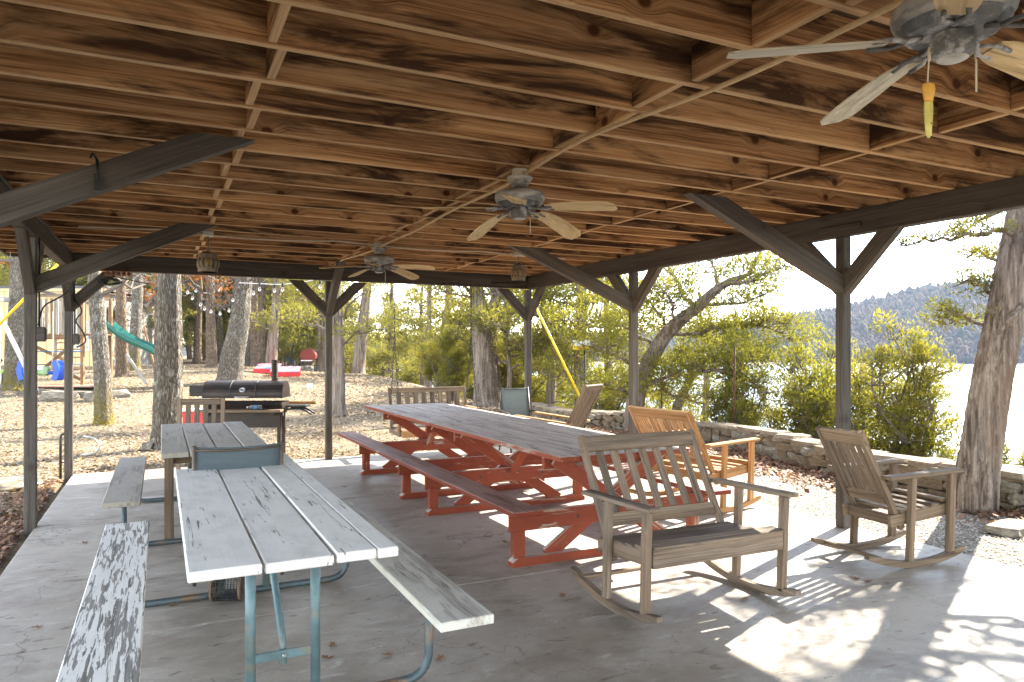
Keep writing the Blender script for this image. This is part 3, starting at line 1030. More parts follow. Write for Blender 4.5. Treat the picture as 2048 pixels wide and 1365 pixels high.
cr = tube('cable_run', [(-0.55 + 1.3 * t_, 10.37, 2.50 - 0.10 * math.sin(t_ * 3.0)) for t_ in np.linspace(0, 0.32, 12)], 0.006, M['blackcable'])
tag(cr, 'short sagging black cable under the back beam', 'cable')

# ---- ceiling cable
cz = 2.757
pts = []
for y in np.linspace(-1.5, 10.2, 118):
    pts.append((2.21 + 0.045 * math.sin(y * 1.15) + 0.02 * math.sin(y * 3.1), y, cz - 0.004 - 0.03 * abs(math.sin((y - 0.3) * 1.02)) ** 1.5))
o = tube('ceiling_cable', pts, 0.012, M['cable'], sides=8)
tag(o, 'beige cable running lengthwise along the ceiling past the fans', 'cable')
pts = [(x, 7.92 + 0.03 * math.sin(x * 2.2), 2.755 - 0.03 * abs(math.sin(x * 1.8))) for x in np.linspace(-0.7, 4.6, 60)]
o = tube('ceiling_cable', pts, 0.008, M['cable_w'], sides=8)
tag(o, 'pale cable strung crosswise between the two lanterns', 'cable')


# ================================================================== CEILING FANS
def ceiling_fan(label, x, y, ang0, droop, blade_mats):
    f = thing('ceiling_fan', label, 'ceiling fan', (x, y, 2.770), 0, 'ceiling fans in a row')
    lathe('mount_box', [(0.05, -0.045), (0.052, -0.04), (0.052, 0.0), (0.05, 0.0)], M['white_plastic'], f, sides=16)
    lathe('canopy', [(0.042, -0.122), (0.05, -0.115), (0.072, -0.075), (0.086, -0.060), (0.086, -0.050), (0.06, -0.0455)], M['fanmetal'], f)
    m = lathe('motor_housing', [(0.03, -0.252), (0.10, -0.252), (0.128, -0.244), (0.152, -0.226), (0.166, -0.205), (0.170, -0.188), (0.166, -0.168), (0.150, -0.154), (0.135, -0.150)], M['fanmetal'], f, sides=36)
    lathe('housing_top', [(0.134, -0.1505), (0.12, -0.143), (0.085, -0.131), (0.05, -0.1225), (0.03, -0.1222)], M['rustband'], m, sides=36)
    lathe('vent_band', [(0.128, -0.2535), (0.150, -0.2305), (0.156, -0.2265), (0.131, -0.250)], M['fandark'], m, sides=36)
    s = lathe('switch_housing', [(0.02, -0.328), (0.045, -0.328), (0.058, -0.318), (0.062, -0.298), (0.062, -0.268), (0.055, -0.2555), (0.03, -0.2525)], M['fandark'], f, sides=24)
    lathe('bottom_cap', [(0.012, -0.336), (0.034, -0.334), (0.044, -0.3285), (0.02, -0.3283)], M['fanmetal'], s, sides=20)
    for k in range(5):
        a = R(ang0 + 72 * k)
        dz = droop[k]
        e = -0.262
        iron = []
        # forked iron holder
        ca, sa = math.cos(a), math.sin(a)

        def pt(r, s_, z):
            return (r * ca - s_ * sa, r * sa + s_ * ca, z)
        tube('blade_iron', bend([pt(0.085, 0, e + 0.006), pt(0.13, 0, e - 0.004), pt(0.165, 0.034, e - 0.008 - dz * 0.04), pt(0.235, 0.030, e - 0.010 - dz * 0.12)], 0.03), 0.0085, M['fandark'], f, 8)
        tube('blade_iron', bend([pt(0.13, 0, e - 0.004), pt(0.165, -0.034, e - 0.008 - dz * 0.04), pt(0.235, -0.030, e - 0.010 - dz * 0.12)], 0.03), 0.0075, M['fandark'], f, 8)
        # blade: bent plank with rounded tip
        prof = []
        nseg = 12
        for q in range(nseg + 1):
            t_ = q / nseg
            r = 0.185 + 0.475 * t_
            wdt = (0.052 + 0.020 * min(1, t_ * 1.6)) * (math.sqrt(max(0.0, 1 - ((t_ - 0.88) / 0.125) ** 2)) * 0.62 + 0.38 if t_ > 0.88 else 1.0) * (0.72 + 0.28 * min(1, t_ / 0.12))
            prof.append((r, wdt, -dz * t_ ** 1.6))
        vs, fs = [], []
        pitch = R(-13)
        for r, wdt, zz in prof:
            for s_ in (-1, 1):
                for th in (-0.003, 0.003):
                    vs.append((r, s_ * wdt * math.cos(pitch), zz + s_ * wdt * math.sin(pitch) + th))
        for q in range(nseg):
            b = q * 4
            fs += [(b, b + 2, b + 6, b + 4), (b + 1, b + 5, b + 7, b + 3), (b, b + 4, b + 5, b + 1), (b + 2, b + 3, b + 7, b + 6)]
        fs += [(0, 1, 3, 2), (nseg * 4, nseg * 4 + 2, nseg * 4 + 3, nseg * 4 + 1)]
        ob('blade', mesh('blade', vs, fs, blade_mats[k]), f, (0, 0, e - 0.004), (0, 0, a))
    tube('pull_chain', [(0.055, -0.03, -0.30), (0.062, -0.034, -0.34), (0.062, -0.034, -0.43)], 0.003, M['cable_w'], f, 6)
    return f


b1, b2 = M['blade'], M['blade2']
A0 = -26.0   # camera-frame angles to plan angles
ceiling_fan('big corroded fan cut off by the top right corner', 2.17, 1.385, 25 + A0, [0.02, 0.05, 0.0, 0.03, 0.02], [b1, b2, b2, b1, b1])
ceiling_fan('middle ceiling fan with five drooping tan blades', 2.17, 4.33, -22 + A0, [0.03, 0.11, 0.12, 0.02, 0.06], [b1, b1, b1, b1, b1])
ceiling_fan('farthest ceiling fan near the back beam', 2.22, 7.98, -14 + A0, [0.03, 0.08, 0.06, 0.04, 0.05], [b1, b1, b1, b1, b1])

lx, ly = W(1857, 2.13)
lure = thing('pull_cord_lure', 'yellow fishing lure hanging as pull handle below the near fan', 'fishing lure', (lx, ly, 2.255))
lz = lambda y: EYE + (703 - y) / 1440 * 2.13 - 2.255
tube('cord', [(0.0, 0, lz(95)), (0.003, 0, lz(118)), (-0.003, 0, lz(150)), (-0.004, 0, lz(186))], 0.0022, M['cable_w'], lure, 6)
tube('knot', [(0.002, 0, lz(106)), (0.006, 0.002, lz(112)), (0.003, 0, lz(122))], 0.005, M['cable_w'], lure, 6)
for nm, prof, mt in (('lure_head', [(0.003, lz(206)), (0.010, lz(203)), (0.013, lz(190)), (0.016, lz(178)), (0.014, lz(170)), (0.005, lz(167))], M['lure_o']),
                     ('lure_body', [(0.002, lz(276)), (0.007, lz(271)), (0.0085, lz(252)), (0.0105, lz(230)), (0.011, lz(214)), (0.010, lz(205)), (0.006, lz(204))], M['lure_y'])):
    o = lathe(nm, prof, mt, lure, sides=16)
    o.scale = (1.6, 0.9, 1.0)
lathe('lure_eye', [(0.001, 0.0), (0.0028, 0.0), (0.0028, 0.002), (0.001, 0.002)], M['black'], lure, (0.001 * CY - 0.006 * SY * 0, -0.0062, lz(248)), (R(90), 0, 0), 10)


# ================================================================== SLATTED LANTERNS
def lantern(label, x, y, zt, zb, rad):
    L = thing('hanging_lantern', label, 'lantern', (x, y, 2.768), 0, 'slatted lanterns on the ceiling')
    ob('junction_box', box_mesh(0.10, 0.10, 0.05, M['white_plastic'], 0.006), L, (0, 0, -0.026))
    a, b = zt - 2.768, zb - 2.768
    tube('hanger_rod', [(0, 0, -0.05), (0, 0, a + 0.03)], 0.006, M['lantern'], L, 8)
    lathe('top_cap', [(0.012, a + 0.035), (0.03, a + 0.02), (rad * 0.86, a), (rad * 0.9, a - 0.045), (rad * 0.88, a - 0.045), (rad * 0.8, a - 0.002), (0.012, a + 0.015)][::-1], M['lantern'], L, sides=20)
    lathe('bottom_band', [(rad * 0.86, b), (rad * 0.90, b), (rad * 0.90, b + 0.045), (rad * 0.86, b + 0.045), (rad * 0.86, b)], M['lantern'], L, sides=20)
    for k in range(14):
        an = 2 * math.pi * k / 14
        ca, sa = math.cos(an), math.sin(an)
        pr = [(rad * 0.88, a - 0.035), (rad * 1.02, a - 0.075), (rad * 1.05, (a + b) / 2), (rad * 1.0, b + 0.06), (rad * 0.88, b + 0.03)]
        vs, fs = [], []
        hw = rad * 0.13
        for r, z in pr:
            for rr in (r, r - 0.005):
                for s_ in (-1, 1):
                    vs.append((rr * ca - s_ * hw * sa, rr * sa + s_ * hw * ca, z))
        for q in range(4):
            c = q * 4
            fs += [(c, c + 1, c + 5, c + 4), (c + 2, c + 6, c + 7, c + 3), (c, c + 4, c + 6, c + 2), (c + 1, c + 3, c + 7, c + 5)]
        ob('slat', mesh('slat', vs, fs, M['lantern']), L)
    lathe('lamp_glass', [(0.02, b + 0.06), (0.035, b + 0.075), (0.035, a - 0.05), (0.02, a - 0.04)], M['amber'], L, sides=14)


lantern('slatted metal lantern hanging on the left above the grey table', 0.43, 7.92, 2.535, 2.352, 0.105)
lantern('slatted metal lantern hanging on the right near the back beam', 3.94, 7.90, 2.60, 2.41, 0.092)


# ================================================================== PIPE FRAME PICNIC TABLES
def pipe_table(name, label, x0, x1, y0, y1, fy, mats, pipe, bl, br, top=0.76, widths=None):
    cx = (x0 + x1) / 2
    t = thing(name, label, 'picnic table', (cx, (y0 + y1) / 2, 0))
    cy = (y0 + y1) / 2
    n = 4
    gap = 0.011
    pw = ((x1 - x0) - gap * (n - 1)) / n
    ws = widths or [(pw, gap)] * n
    xx = x0
    for k, (pw, gap) in enumerate(ws):
        px = xx + pw / 2 - cx
        xx += pw + gap
        o0 = random.uniform(-0.018, 0.012)
        o1 = random.uniform(-0.03, 0.03)
        dz = random.uniform(-0.004, 0.004)
        board('table_plank', (px + random.uniform(-.0015, .0015), y0 - cy + o0, top - 0.02 + dz), (px + random.uniform(-.0015, .0015), y1 - cy + o1, top - 0.02 + dz), pw, 0.040, mats[0], t, bev=0.005, roll=random.uniform(-0.012, 0.012))
    for (a, b, ya, yb, mm) in (bl, br):
        board('bench_plank', ((a + b) / 2 - cx, ya - cy, 0.43), ((a + b) / 2 - cx, yb - cy, 0.43), b - a, 0.040, mm, t, bev=0.005)
    r = 0.021
    blx = (bl[0] + bl[1]) / 2 - cx
    brx = (br[0] + br[1]) / 2 - cx
    for i, y in enumerate(fy):
        yy = y - cy
        s = 1 if i == 0 else -1
        for lx_ in (-0.135, 0.135):
            tube('leg', [(lx_, yy, 0.04), (lx_, yy, top - 0.042)], 0.0215, pipe, t, 14)
        tube('floor_pipe', bend([(blx, yy, 0.405), (blx, yy, 0.022), (brx, yy, 0.022), (brx, yy, 0.405)], 0.13, 8), r, M['floorpipe'], t, 14)
        board('crossbar', (-0.135, yy, 0.245), (0.135, yy, 0.245), 0.012, 0.04, pipe, t, bev=0.003)
        tube('diagonal_brace', [(0.0, yy + s * 0.012, 0.20), (0.0, yy + s * 0.03, 0.30), (0.0, yy + s * 0.56, top - 0.06)], [0.016, 0.0165, 0.0165], pipe, t, 12)
        board('top_crossbar', (-0.30, yy, top - 0.050), (0.30, yy, top - 0.050), 0.035, 0.014, pipe, t, bev=0.003)
        lathe('bolt', [(0.009, 0), (0.009, 0.008), (0.004, 0.012)], M['steel'], t, (0, yy - s * 0.012, 0.245), (R(90 * s), 0, 0), 8)
    return t


pipe_table('white_picnic_table', 'white painted picnic table on blue pipe legs in the foreground', 0.085, 0.865, 2.82, 5.30, (3.22, 4.88),
           (M['white'],), M['bluepipe'], (-0.315, -0.065, 2.70, 5.24, M['peel']), (1.015, 1.255, 2.74, 5.26, M['cream']), widths=[(0.253, 0.013), (0.255, 0.012), (0.158, 0.004), (0.085, 0.0)])
gt = pipe_table('grey_picnic_table', 'faded grey picnic table behind the white one', 0.0, 0.82, 6.17, 8.62, (6.40, 8.26),
                (M['greytable'],), M['darkpipe'], (-0.385, -0.135, 5.97, 8.46, M['greytable']), (0.965, 1.205, 6.05, 8.46, M['cream']))
for yy in (6.46 - 7.395,):
    board('wooden_leg', (-0.35, yy, 0.02), (-0.35, yy, 0.70), 0.045, 0.07, M['teak2'], gt, up=(1, 0, 0))
    board('wooden_cleat', (-0.36, yy + 0.05, 0.675), (-0.10, yy + 0.05, 0.675), 0.04, 0.09, M['teak2'], gt)

# wire mesh trap under the white table
tr = thing('wire_trap', 'small round wire mesh trap lying under the white table', 'wire trap', (*W(455, 4.47), 0.0), R(-20))
for sx in (-0.085, 0.085):
    lathe('end_disc', [(0.02, -0.007), (0.078, -0.007), (0.078, 0.007), (0.02, 0.007), (0.02, -0.007)], M['teak2'], tr, (sx, 0, 0.08), (0, R(90), 0), 20)
for k in range(16):
    a = 2 * math.pi * k / 16
    tube('long_wire', [(-0.085, 0.074 * math.cos(a), 0.08 + 0.074 * math.sin(a)), (0.085, 0.074 * math.cos(a), 0.08 + 0.074 * math.sin(a))], 0.002, M['darkpipe'], tr, 5)
for sx in np.linspace(-0.07, 0.07, 9):
    tube('hoop_wire', [(sx, 0.0755 * math.cos(a), 0.08 + 0.0755 * math.sin(a)) for a in np.linspace(0, 2 * math.pi, 21)], 0.0018, M['darkpipe'], tr, 5, cap=False)


# ================================================================== RED PICNIC TABLES
def red_table(label, y0, y1, fy):
    cx, cy = 3.12, (y0 + y1) / 2
    t = thing('red_picnic_table', label, 'picnic table', (cx, cy, 0), 0, 'red picnic tables end to end')
    n = 7
    gap = 0.007
    w = (1.16 - gap * (n - 1)) / n
    for k in range(n):
        px = -0.58 + w / 2 + k * (w + gap)
        board('table_plank', (px, y0 - cy + random.uniform(0, .01), 0.781 + random.uniform(-.002, .002)), (px, y1 - cy - random.uniform(0, .01), 0.781 + random.uniform(-.002, .002)), w, 0.038, M['red'], t, bev=0.004)
    for s in (-1, 1):
        board('bench_plank', (s * 0.85, y0 - cy - 0.03, 0.432), (s * 0.85, y1 - cy, 0.432), 0.235, 0.038, M['redbench'], t, bev=0.005)
    for fi, f in enumerate(fy):
        y = f - cy
        pz = 0.036
        prism('foot', [(-0.86, 0.0), (0.86, 0.0), (0.86, 0.035), (0.82, 0.062), (-0.82, 0.062), (-0.86, 0.035)], 0.085, M['red'], t, (0, y, 0))
        board('bench_bearer', (-0.90, y - 0.062, 0.335), (0.90, y - 0.062, 0.335), 0.036, 0.138, M['red'], t)
        for s in (-1, 1):
            board('bench_post', (s * 0.80, y, 0.062), (s * 0.80 + s * 0.0, y, 0.41), 0.075, 0.085, M['red'], t, up=(1, 0, 0))
            board('cross_leg', (s * 0.50, y + (0.0195 if s > 0 else -0.0195), 0.758), (-s * 0.555, y + (0.0195 if s > 0 else -0.0195), 0.040), 0.036, 0.108, M['red'], t)
        for bxx in (-0.34, -0.06, 0.06, 0.34):
            lathe('bolt_head', [(0.011, 0), (0.011, 0.006), (0.005, 0.010)], M['darkpipe'], t, (bxx, y - 0.080, 0.335 + (0.03 if abs(bxx) < .1 else 0)), (R(90), 0, 0), 8)
        board('top_cleat', (-0.56, y + 0.062, 0.716), (0.56, y + 0.062, 0.716), 0.038, 0.088, M['red'], t)
        inn = 1 if fi == 0 else -1
        board('long_brace', (0.0, y + inn * 0.085, 0.36), (0.0, y + inn * 0.52, 0.755), 0.07, 0.045, M['red'], t)
    return t


red_table('long red picnic table, the half nearest the camera', 4.42, 7.165, (4.66, 6.47))
red_table('long red picnic table, the farther half beyond the seam', 7.175, 9.85, (7.30, 8.95))


# ================================================================== ROCKERS
def arc_runner(name, x, y0, y1, lift, w, h, mat, parent):
    vs, fs = [], []
    n = 16
    yc = (y0 + y1) / 2 - 0.03
    for i in range(n + 1):
        y = y0 + (y1 - y0) * i / n
        z = lift * ((y - yc) / ((y1 - y0) / 2)) ** 2
        tp = 0.72 if i in (0, n) else 1.0
        for zz in (z + 0.002 + (0 if tp == 1 else 0.004), z + h * tp):
            for s in (-1, 1):
                vs.append((s * w / 2, y, zz))
    for i in range(n):
        b = i * 4
        fs += [(b, b + 4, b + 5, b + 1), (b + 2, b + 3, b + 7, b + 6), (b, b + 2, b + 6, b + 4), (b + 1, b + 5, b + 7, b + 3)]
    fs += [(0, 1, 3, 2), (n * 4, n * 4 + 2, n * 4 + 3, n * 4 + 1)]
    o = ob(name, mesh(name, [(v[1], v[0], v[2]) for v in vs], [f[::-1] for f in fs], mat), parent, (x, 0, 0), (0, 0, R(90)))
    o.location = (x, 0, 0)
    return o


def rocker(label, loc, rz, width, nslats, mat, cat='rocking chair', name='rocking_chair', slat_w=0.055):
    t = thing(name, label, cat, (loc[0], loc[1], 0.0), rz, 'wooden rockers on the patio')
    hw = width / 2
    for s in (-1, 1):
        # rotated frame: local X of the mesh runs along +Y of the chair
        arc_runner('rocker_runner', s * hw, -0.40, 0.54, 0.085, 0.042, 0.048, mat, t)
        board('front_leg', (s * hw, -0.265, 0.068), (s * hw, -0.285, 0.655), 0.055, 0.042, mat, t, up=(1, 0, 0))
        board('rear_leg', (s * hw, 0.135, 0.05), (s * hw, 0.105, 0.66), 0.050, 0.042, mat, t, up=(1, 0, 0))
        arm = [(s * (hw + 0.005), -0.36, 0.675), (s * (hw + 0.005), 0.36, 0.655)]
        board('armrest', arm[0], arm[1], 0.085, 0.026, mat, t, bev=0.006)
        board('side_rail', (s * (hw - 0.043), -0.29, 0.385), (s * (hw - 0.043), 0.28, 0.335), 0.03, 0.085, mat, t)
        board('back_stile', (s * (hw - 0.06), 0.145, 0.27), (s * (hw - 0.06), 0.545, 0.985), 0.045, 0.036, mat, t, up=(1, 0, 0))
    bx = hw - 0.085

    def bp(z):
        return 0.145 + (z - 0.27) / 0.715 * 0.40
    nrm = Vector((0, -0.40, 0.715)).normalized()
    upv = Vector((0, 0.40, 0.715)).normalized()
    board('top_rail', (-hw + 0.035, bp(0.935) - 0.004, 0.935), (hw - 0.035, bp(0.935) - 0.004, 0.935), 0.036, 0.105, mat, t, up=upv, bev=0.006)
    board('lower_rail', (-bx, bp(0.485), 0.485), (bx, bp(0.485), 0.485), 0.034, 0.080, mat, t, up=upv)
    inner = 2 * bx
    for k in range(nslats):
        x = -bx + inner * (k + 0.75) / (nslats + 0.5)
        board('back_slat', (x, bp(0.525), 0.525), (x, bp(0.885), 0.885), slat_w, 0.018, mat, t, up=nrm)
    board('front_apron', (-hw + 0.028, -0.295, 0.39), (hw - 0.028, -0.295, 0.39), 0.026, 0.105, mat, t)
    board('rear_rail', (-hw + 0.06, 0.235, 0.335), (hw - 0.06, 0.235, 0.335), 0.026, 0.075, mat, t)
    ns = 5
    for k in range(ns):
        f = (k + 0.5) / ns
        y = -0.315 + 0.50 * f
        z = 0.452 - 0.055 * math.sin(min(1, f * 1.15) * 1.57) + 0.01 * (f < 0.15)
        board('seat_slat', (-hw + 0.03, y, z), (hw - 0.03, y, z), 0.096, 0.020, mat, t, roll=0.10 if f < 0.3 else 0.03)
    board('runner_stretcher', (-hw, 0.42, 0.095), (hw, 0.42, 0.095), 0.045, 0.022, mat, t)
    return t


rocker('wide grey weathered rocking bench facing the camera in front of the red table', (2.945, 3.545), R(-1), 1.02, 7, M['teak'], 'rocking bench', 'rocking_bench')
rocker('single grey brown rocking chair on the right turned toward the lake', (4.97, 3.62), R(90 - 5), 0.50, 5, M['teak2'], slat_w=0.040)
rocker('honey coloured wide rocking bench behind the red table facing the lake', (4.93, 5.80), R(90 + 7), 0.92, 8, M['honey'], 'rocking bench', 'rocking_bench')


# ---- tall slatted wooden lounge chair by the far right post
def deck_chair(label, loc, rz):
    t = thing('wooden_armchair', label, 'armchair', (*loc, 0), rz)
    m = M['teak2']
    for s in (-1, 1):
        x = s * 0.29
        board('front_leg', (x, -0.36, 0.0), (x, -0.36, 0.60), 0.05, 0.04, m, t, up=(1, 0, 0))
        board('rear_leg', (x, 0.22, 0.0), (x, 0.22, 0.58), 0.05, 0.04, m, t, up=(1, 0, 0))
        board('armrest', (x, -0.47, 0.68), (x, 0.36, 0.60), 0.09, 0.026, M['honey'], t)
        board('back_stile', (x * 0.86, 0.14, 0.28), (x * 0.86, 0.56, 1.10), 0.05, 0.034, m, t, up=(1, 0, 0))
        board('side_rail', (x * 0.86, -0.36, 0.38), (x * 0.86, 0.24, 0.31), 0.03, 0.08, m, t)
    nrm = Vector((0, -0.82, 0.42))
    upv = Vector((0, 0.42, 0.82))
    board('top_rail', (-0.265, 0.545, 1.07), (0.265, 0.545, 1.07), 0.034, 0.085, m, t, up=upv)
    board('lower_rail', (-0.23, 0.235, 0.46), (0.23, 0.235, 0.46), 0.034, 0.06, m, t, up=upv)
    for k in range(5):
        x = -0.175 + 0.0875 * k
        board('back_slat', (x, 0.25, 0.49), (x, 0.53, 1.03), 0.058, 0.016, m, t, up=nrm)
    for k in range(5):
        y = -0.34 + 0.115 * k
        board('seat_slat', (-0.25, y, 0.425 - 0.013 * k), (0.25, y, 0.425 - 0.013 * k), 0.10, 0.018, m, t)
    board('front_apron', (-0.26, -0.385, 0.37), (0.26, -0.385, 0.37), 0.024, 0.08, m, t)


deck_chair('tall backed slatted wooden armchair beside the far right posts', W(1112, 9.75), R(-146))


# ---- wooden armchair at the far end of the grey table
def slat_chair(label, loc, rz):
    t = thing('wooden_armchair', label, 'armchair', (*loc, 0), rz)
    m = M['teak']
    for s in (-1, 1):
        x = s * 0.25
        board('front_leg', (x, -0.26, 0.0), (x, -0.26, 0.64), 0.045, 0.045, m, t, up=(1, 0, 0))
        board('rear_leg', (x, 0.22, 0.0), (x, 0.31, 0.965), 0.045, 0.045, m, t, up=(1, 0, 0))
        board('armrest', (x * 1.04, -0.30, 0.655), (x * 1.04, 0.25, 0.64), 0.06, 0.024, m, t)
        board('side_rail', (x, -0.24, 0.40), (x, 0.20, 0.40), 0.025, 0.06, m, t)
    board('top_rail', (-0.225, 0.305, 0.925), (0.225, 0.305, 0.925), 0.03, 0.075, m, t)
    board('lower_rail', (-0.225, 0.262, 0.50), (0.225, 0.262, 0.50), 0.03, 0.06, m, t)
    for k in range(4):
        x = -0.15 + 0.10 * k
        board('back_slat', (x, 0.265, 0.53), (x, 0.302, 0.89), 0.062, 0.016, m, t, up=(0, 1, 0))
    for k in range(5):
        board('seat_slat', (-0.23, -0.24 + 0.105 * k, 0.44), (0.23, -0.24 + 0.105 * k, 0.44), 0.085, 0.02, m, t)
    board('front_apron', (-0.23, -0.27, 0.395), (0.23, -0.27, 0.395), 0.024, 0.06, m, t)


slat_chair('grey slatted wooden armchair at the far end of the grey table', W(392, 8.62), R(-14))


# ---- sling chairs
def sling_chair(label, loc, rz, mat, top=0.93, w=0.56):
    t = thing('sling_chair', label, 'patio chair', (*loc, 0), rz, 'mesh sling patio chairs')
    hw = w / 2
    fr = M['sling_frame']
    for s in (-1, 1):
        x = s * hw
        tube('side_frame', bend([(x, -0.26, 0.01), (x, -0.24, 0.40), (x, 0.18, 0.36), (x, 0.34, top)], 0.07), 0.0135, fr, t, 10)
        tube('rear_leg', bend([(x, 0.34, 0.01), (x, 0.12, 0.37)], 0.05), 0.0125, fr, t, 10)
        tube('armrest', bend([(x + s * 0.015, -0.235, 0.38), (x + s * 0.03, -0.26, 0.62), (x + s * 0.03, 0.20, 0.635), (x + s * 0.008, 0.245, 0.60)], 0.06), 0.013, fr, t, 10)
    tube('top_bar', [(-hw + 0.008, 0.338, top - 0.028), (-hw * 0.4, 0.350, top - 0.036), (hw * 0.4, 0.350, top - 0.036), (hw - 0.008, 0.338, top - 0.028)], 0.009, fr, t, 8)
    tube('cross_bar', [(-hw, 0.20, 0.335), (hw, 0.20, 0.335)], 0.011, fr, t, 8)
    tube('cross_bar', [(-hw, -0.22, 0.36), (hw, -0.22, 0.36)], 0.011, fr, t, 8)
    for nm, path in (('sling_back', [(0.185, 0.375), (0.225, 0.50), (0.265, 0.64), (0.302, 0.78), (0.335, top - 0.005)]), ('sling_seat', [(-0.235, 0.405), (-0.10, 0.385), (0.05, 0.365), (0.178, 0.362)])):
        vs, fs = [], []
        nx = 8
        for i, (y, z) in enumerate(path):
            for k in range(nx + 1):
                f = k / nx
                sag = 0.014 * math.sin(math.pi * f)
                x = -hw + 0.012 + (w - 0.024) * f
                if nm == 'sling_back':
                    vs.append((x, y + sag, z - (0.012 * math.sin(math.pi * f) if i == len(path) - 1 else 0)))
                else:
                    vs.append((x, y, z - sag))
        for i in range(len(path) - 1):
            for k in range(nx):
                a = i * (nx + 1) + k
                fs.append((a, a + 1, a + nx + 2, a + nx + 1))
        o = ob(nm, mesh(nm, vs, fs, mat, True), t)
        md = o.modifiers.new('thick', 'SOLIDIFY')
        md.thickness = 0.004
    return t


sling_chair('blue grey mesh chair tucked between the white and grey tables', (0.475, 5.50), R(180), M['sling'], 0.925, 0.555)
bpy.context.view_layer.update()
sling_chair('pale mesh sling chair behind the red table near the back right post', W(1041, 11.0), R(-8), M['sling2'], 0.985, 0.47)


# ---- porch swing hanging from the back beam
def porch_swing():
    sx, sy = W(867, 11.08)
    sy = 10.52
    t = thing('porch_swing', 'weathered slatted porch swing hung by chains under the back beam', 'porch swing', (sx, sy, 0), R(-3))
    m = M['teak']
    hw = 0.61
    for s in (-1, 1):
        board('back_stile', (s * hw, 0.14, 0.36), (s * hw, 0.30, 0.985), 0.05, 0.04, m, t, up=(1, 0, 0))
        board('arm_post', (s * hw, -0.34, 0.36), (s * hw, -0.34, 0.66), 0.05, 0.045, M['honey'], t, up=(1, 0, 0))
        board('armrest', (s * hw, -0.42, 0.672), (s * hw, 0.22, 0.672), 0.085, 0.024, M['honey'], t)
        board('seat_bearer', (s * hw, -0.40, 0.335), (s * hw, 0.22, 0.335), 0.045, 0.07, m, t)
        # chain of links up to the beam
        for (cy_, z0) in ((-0.34, 0.66), (0.20, 0.72)):
            a = Vector((s * hw, cy_, z0))
            b = Vector((s * hw, -0.04, 1.75))
            n = 22
            vs_, ps = [], []
            for k in range(n):
                c = a.lerp(b, (k + 0.5) / n)
                tube('chain_link', [(c.x + (0.011 * math.cos(q) if k % 2 else 0), c.y + (0 if k % 2 else 0.011 * math.cos(q)), c.z + 0.031 * math.sin(q)) for q in np.linspace(0, 2 * math.pi, 9)], 0.0035, M['black'], t, 5, cap=False)
        for k in range(16):
            z = 1.77 + k * 0.05
            if z > 2.55:
                break
            tube('chain_link', [(s * hw + (0.011 * math.cos(q) if k % 2 else 0), -0.045 + (0 if k % 2 else 0.011 * math.cos(q)), z + 0.031 * math.sin(q)) for q in np.linspace(0, 2 * math.pi, 9)], 0.0035, M['black'], t, 5, cap=False)
    board('top_rail', (-hw + 0.02, 0.285, 0.945), (hw - 0.02, 0.285, 0.945), 0.034, 0.075, m, t)
    board('lower_rail', (-hw + 0.02, 0.165, 0.46), (hw - 0.02, 0.165, 0.46), 0.034, 0.06, m, t)
    for k in range(8):
        x = -0.47 + 0.134 * k
        board('back_slat', (x, 0.17, 0.49), (x, 0.275, 0.91), 0.075, 0.018, m, t, up=(0, 1, 0))
    for k in range(5):
        board('seat_slat', (-hw + 0.02, -0.35 + 0.12 * k, 0.382), (hw - 0.02, -0.35 + 0.12 * k, 0.382), 0.11, 0.02, m, t)
    board('front_apron', (-hw + 0.025, -0.415, 0.335), (hw - 0.025, -0.415, 0.335), 0.026, 0.10, M['honey'], t)


porch_swing()

# ================================================================== SMOKER GRILL
gx, gy = W(494, 10.75)
GZ = float(ground_z(gx, gy))
gr = thing('barrel_smoker', 'rusty brown barrel smoker grill with chimney behind the grey table', 'smoker grill', (gx, gy, GZ), -YAW + R(2))
g0 = -GZ
sm, sk = M['smoker'], M['smoker2']


def half_barrel(name, a0, a1, L, r, zc, mat, parent):
    n = 18
    vs, fs = [], []
    for i in range(n + 1):
        a = a0 + (a1 - a0) * i / n
        for x in (-L / 2, L / 2):
            vs.append((x, r * math.cos(a), zc + r * math.sin(a)))
    for i in range(n):
        fs.append((2 * i, 2 * i + 1, 2 * i + 3, 2 * i + 2))
    c = len(vs)
    for x, e in ((-L / 2, 0), (L / 2, 1)):
        f = [2 * i + e for i in range(n + 1)]
        fs.append(tuple(f if e == 0 else f[::-1]))
    me = mesh(name, vs, [f[::-1] for f in fs], mat)
    o = ob(name, me, parent)
    return o


zc = 0.90 + g0
lid = half_barrel('lid', R(-10), R(190), 1.16, 0.215, zc, sm, gr)
for bx in (-0.185, 0.185):
    vs = []
    tube('lid_band', [(bx, 0.218 * math.cos(a), zc + 0.218 * math.sin(a)) for a in np.linspace(R(-8), R(188), 22)], 0.006, M['darkpipe'], lid, 8)
tube('lid_handle', bend([(-0.1, -0.205, zc - 0.01), (-0.1, -0.25, zc - 0.02), (0.1, -0.25, zc - 0.02), (0.1, -0.205, zc - 0.01)], 0.03), 0.009, M['steel'], lid, 8)
badge = lathe('badge', [(0.030, 0), (0.044, 0), (0.046, 0.004), (0.040, 0.006), (0.030, 0.003), (0.030, 0)], M['chrome'], lid, (0.0, -0.205, zc + 0.085), (R(65), 0, 0), 28)
badge.scale = (1.0, 0.72, 1)
for q in (-1, 0, 1):
    o = prism('badge_mark', [(-0.022, -0.004), (0.010, 0.002), (0.024, 0.0), (0.010, 0.007), (-0.018, 0.004)], 0.003, M['chrome'], lid, (0, -0.209, zc + 0.087 + q * 0.011), (R(-25), 0, 0))
half_barrel('firebox', R(192), R(348), 1.14, 0.212, zc - 0.055, sk, gr)
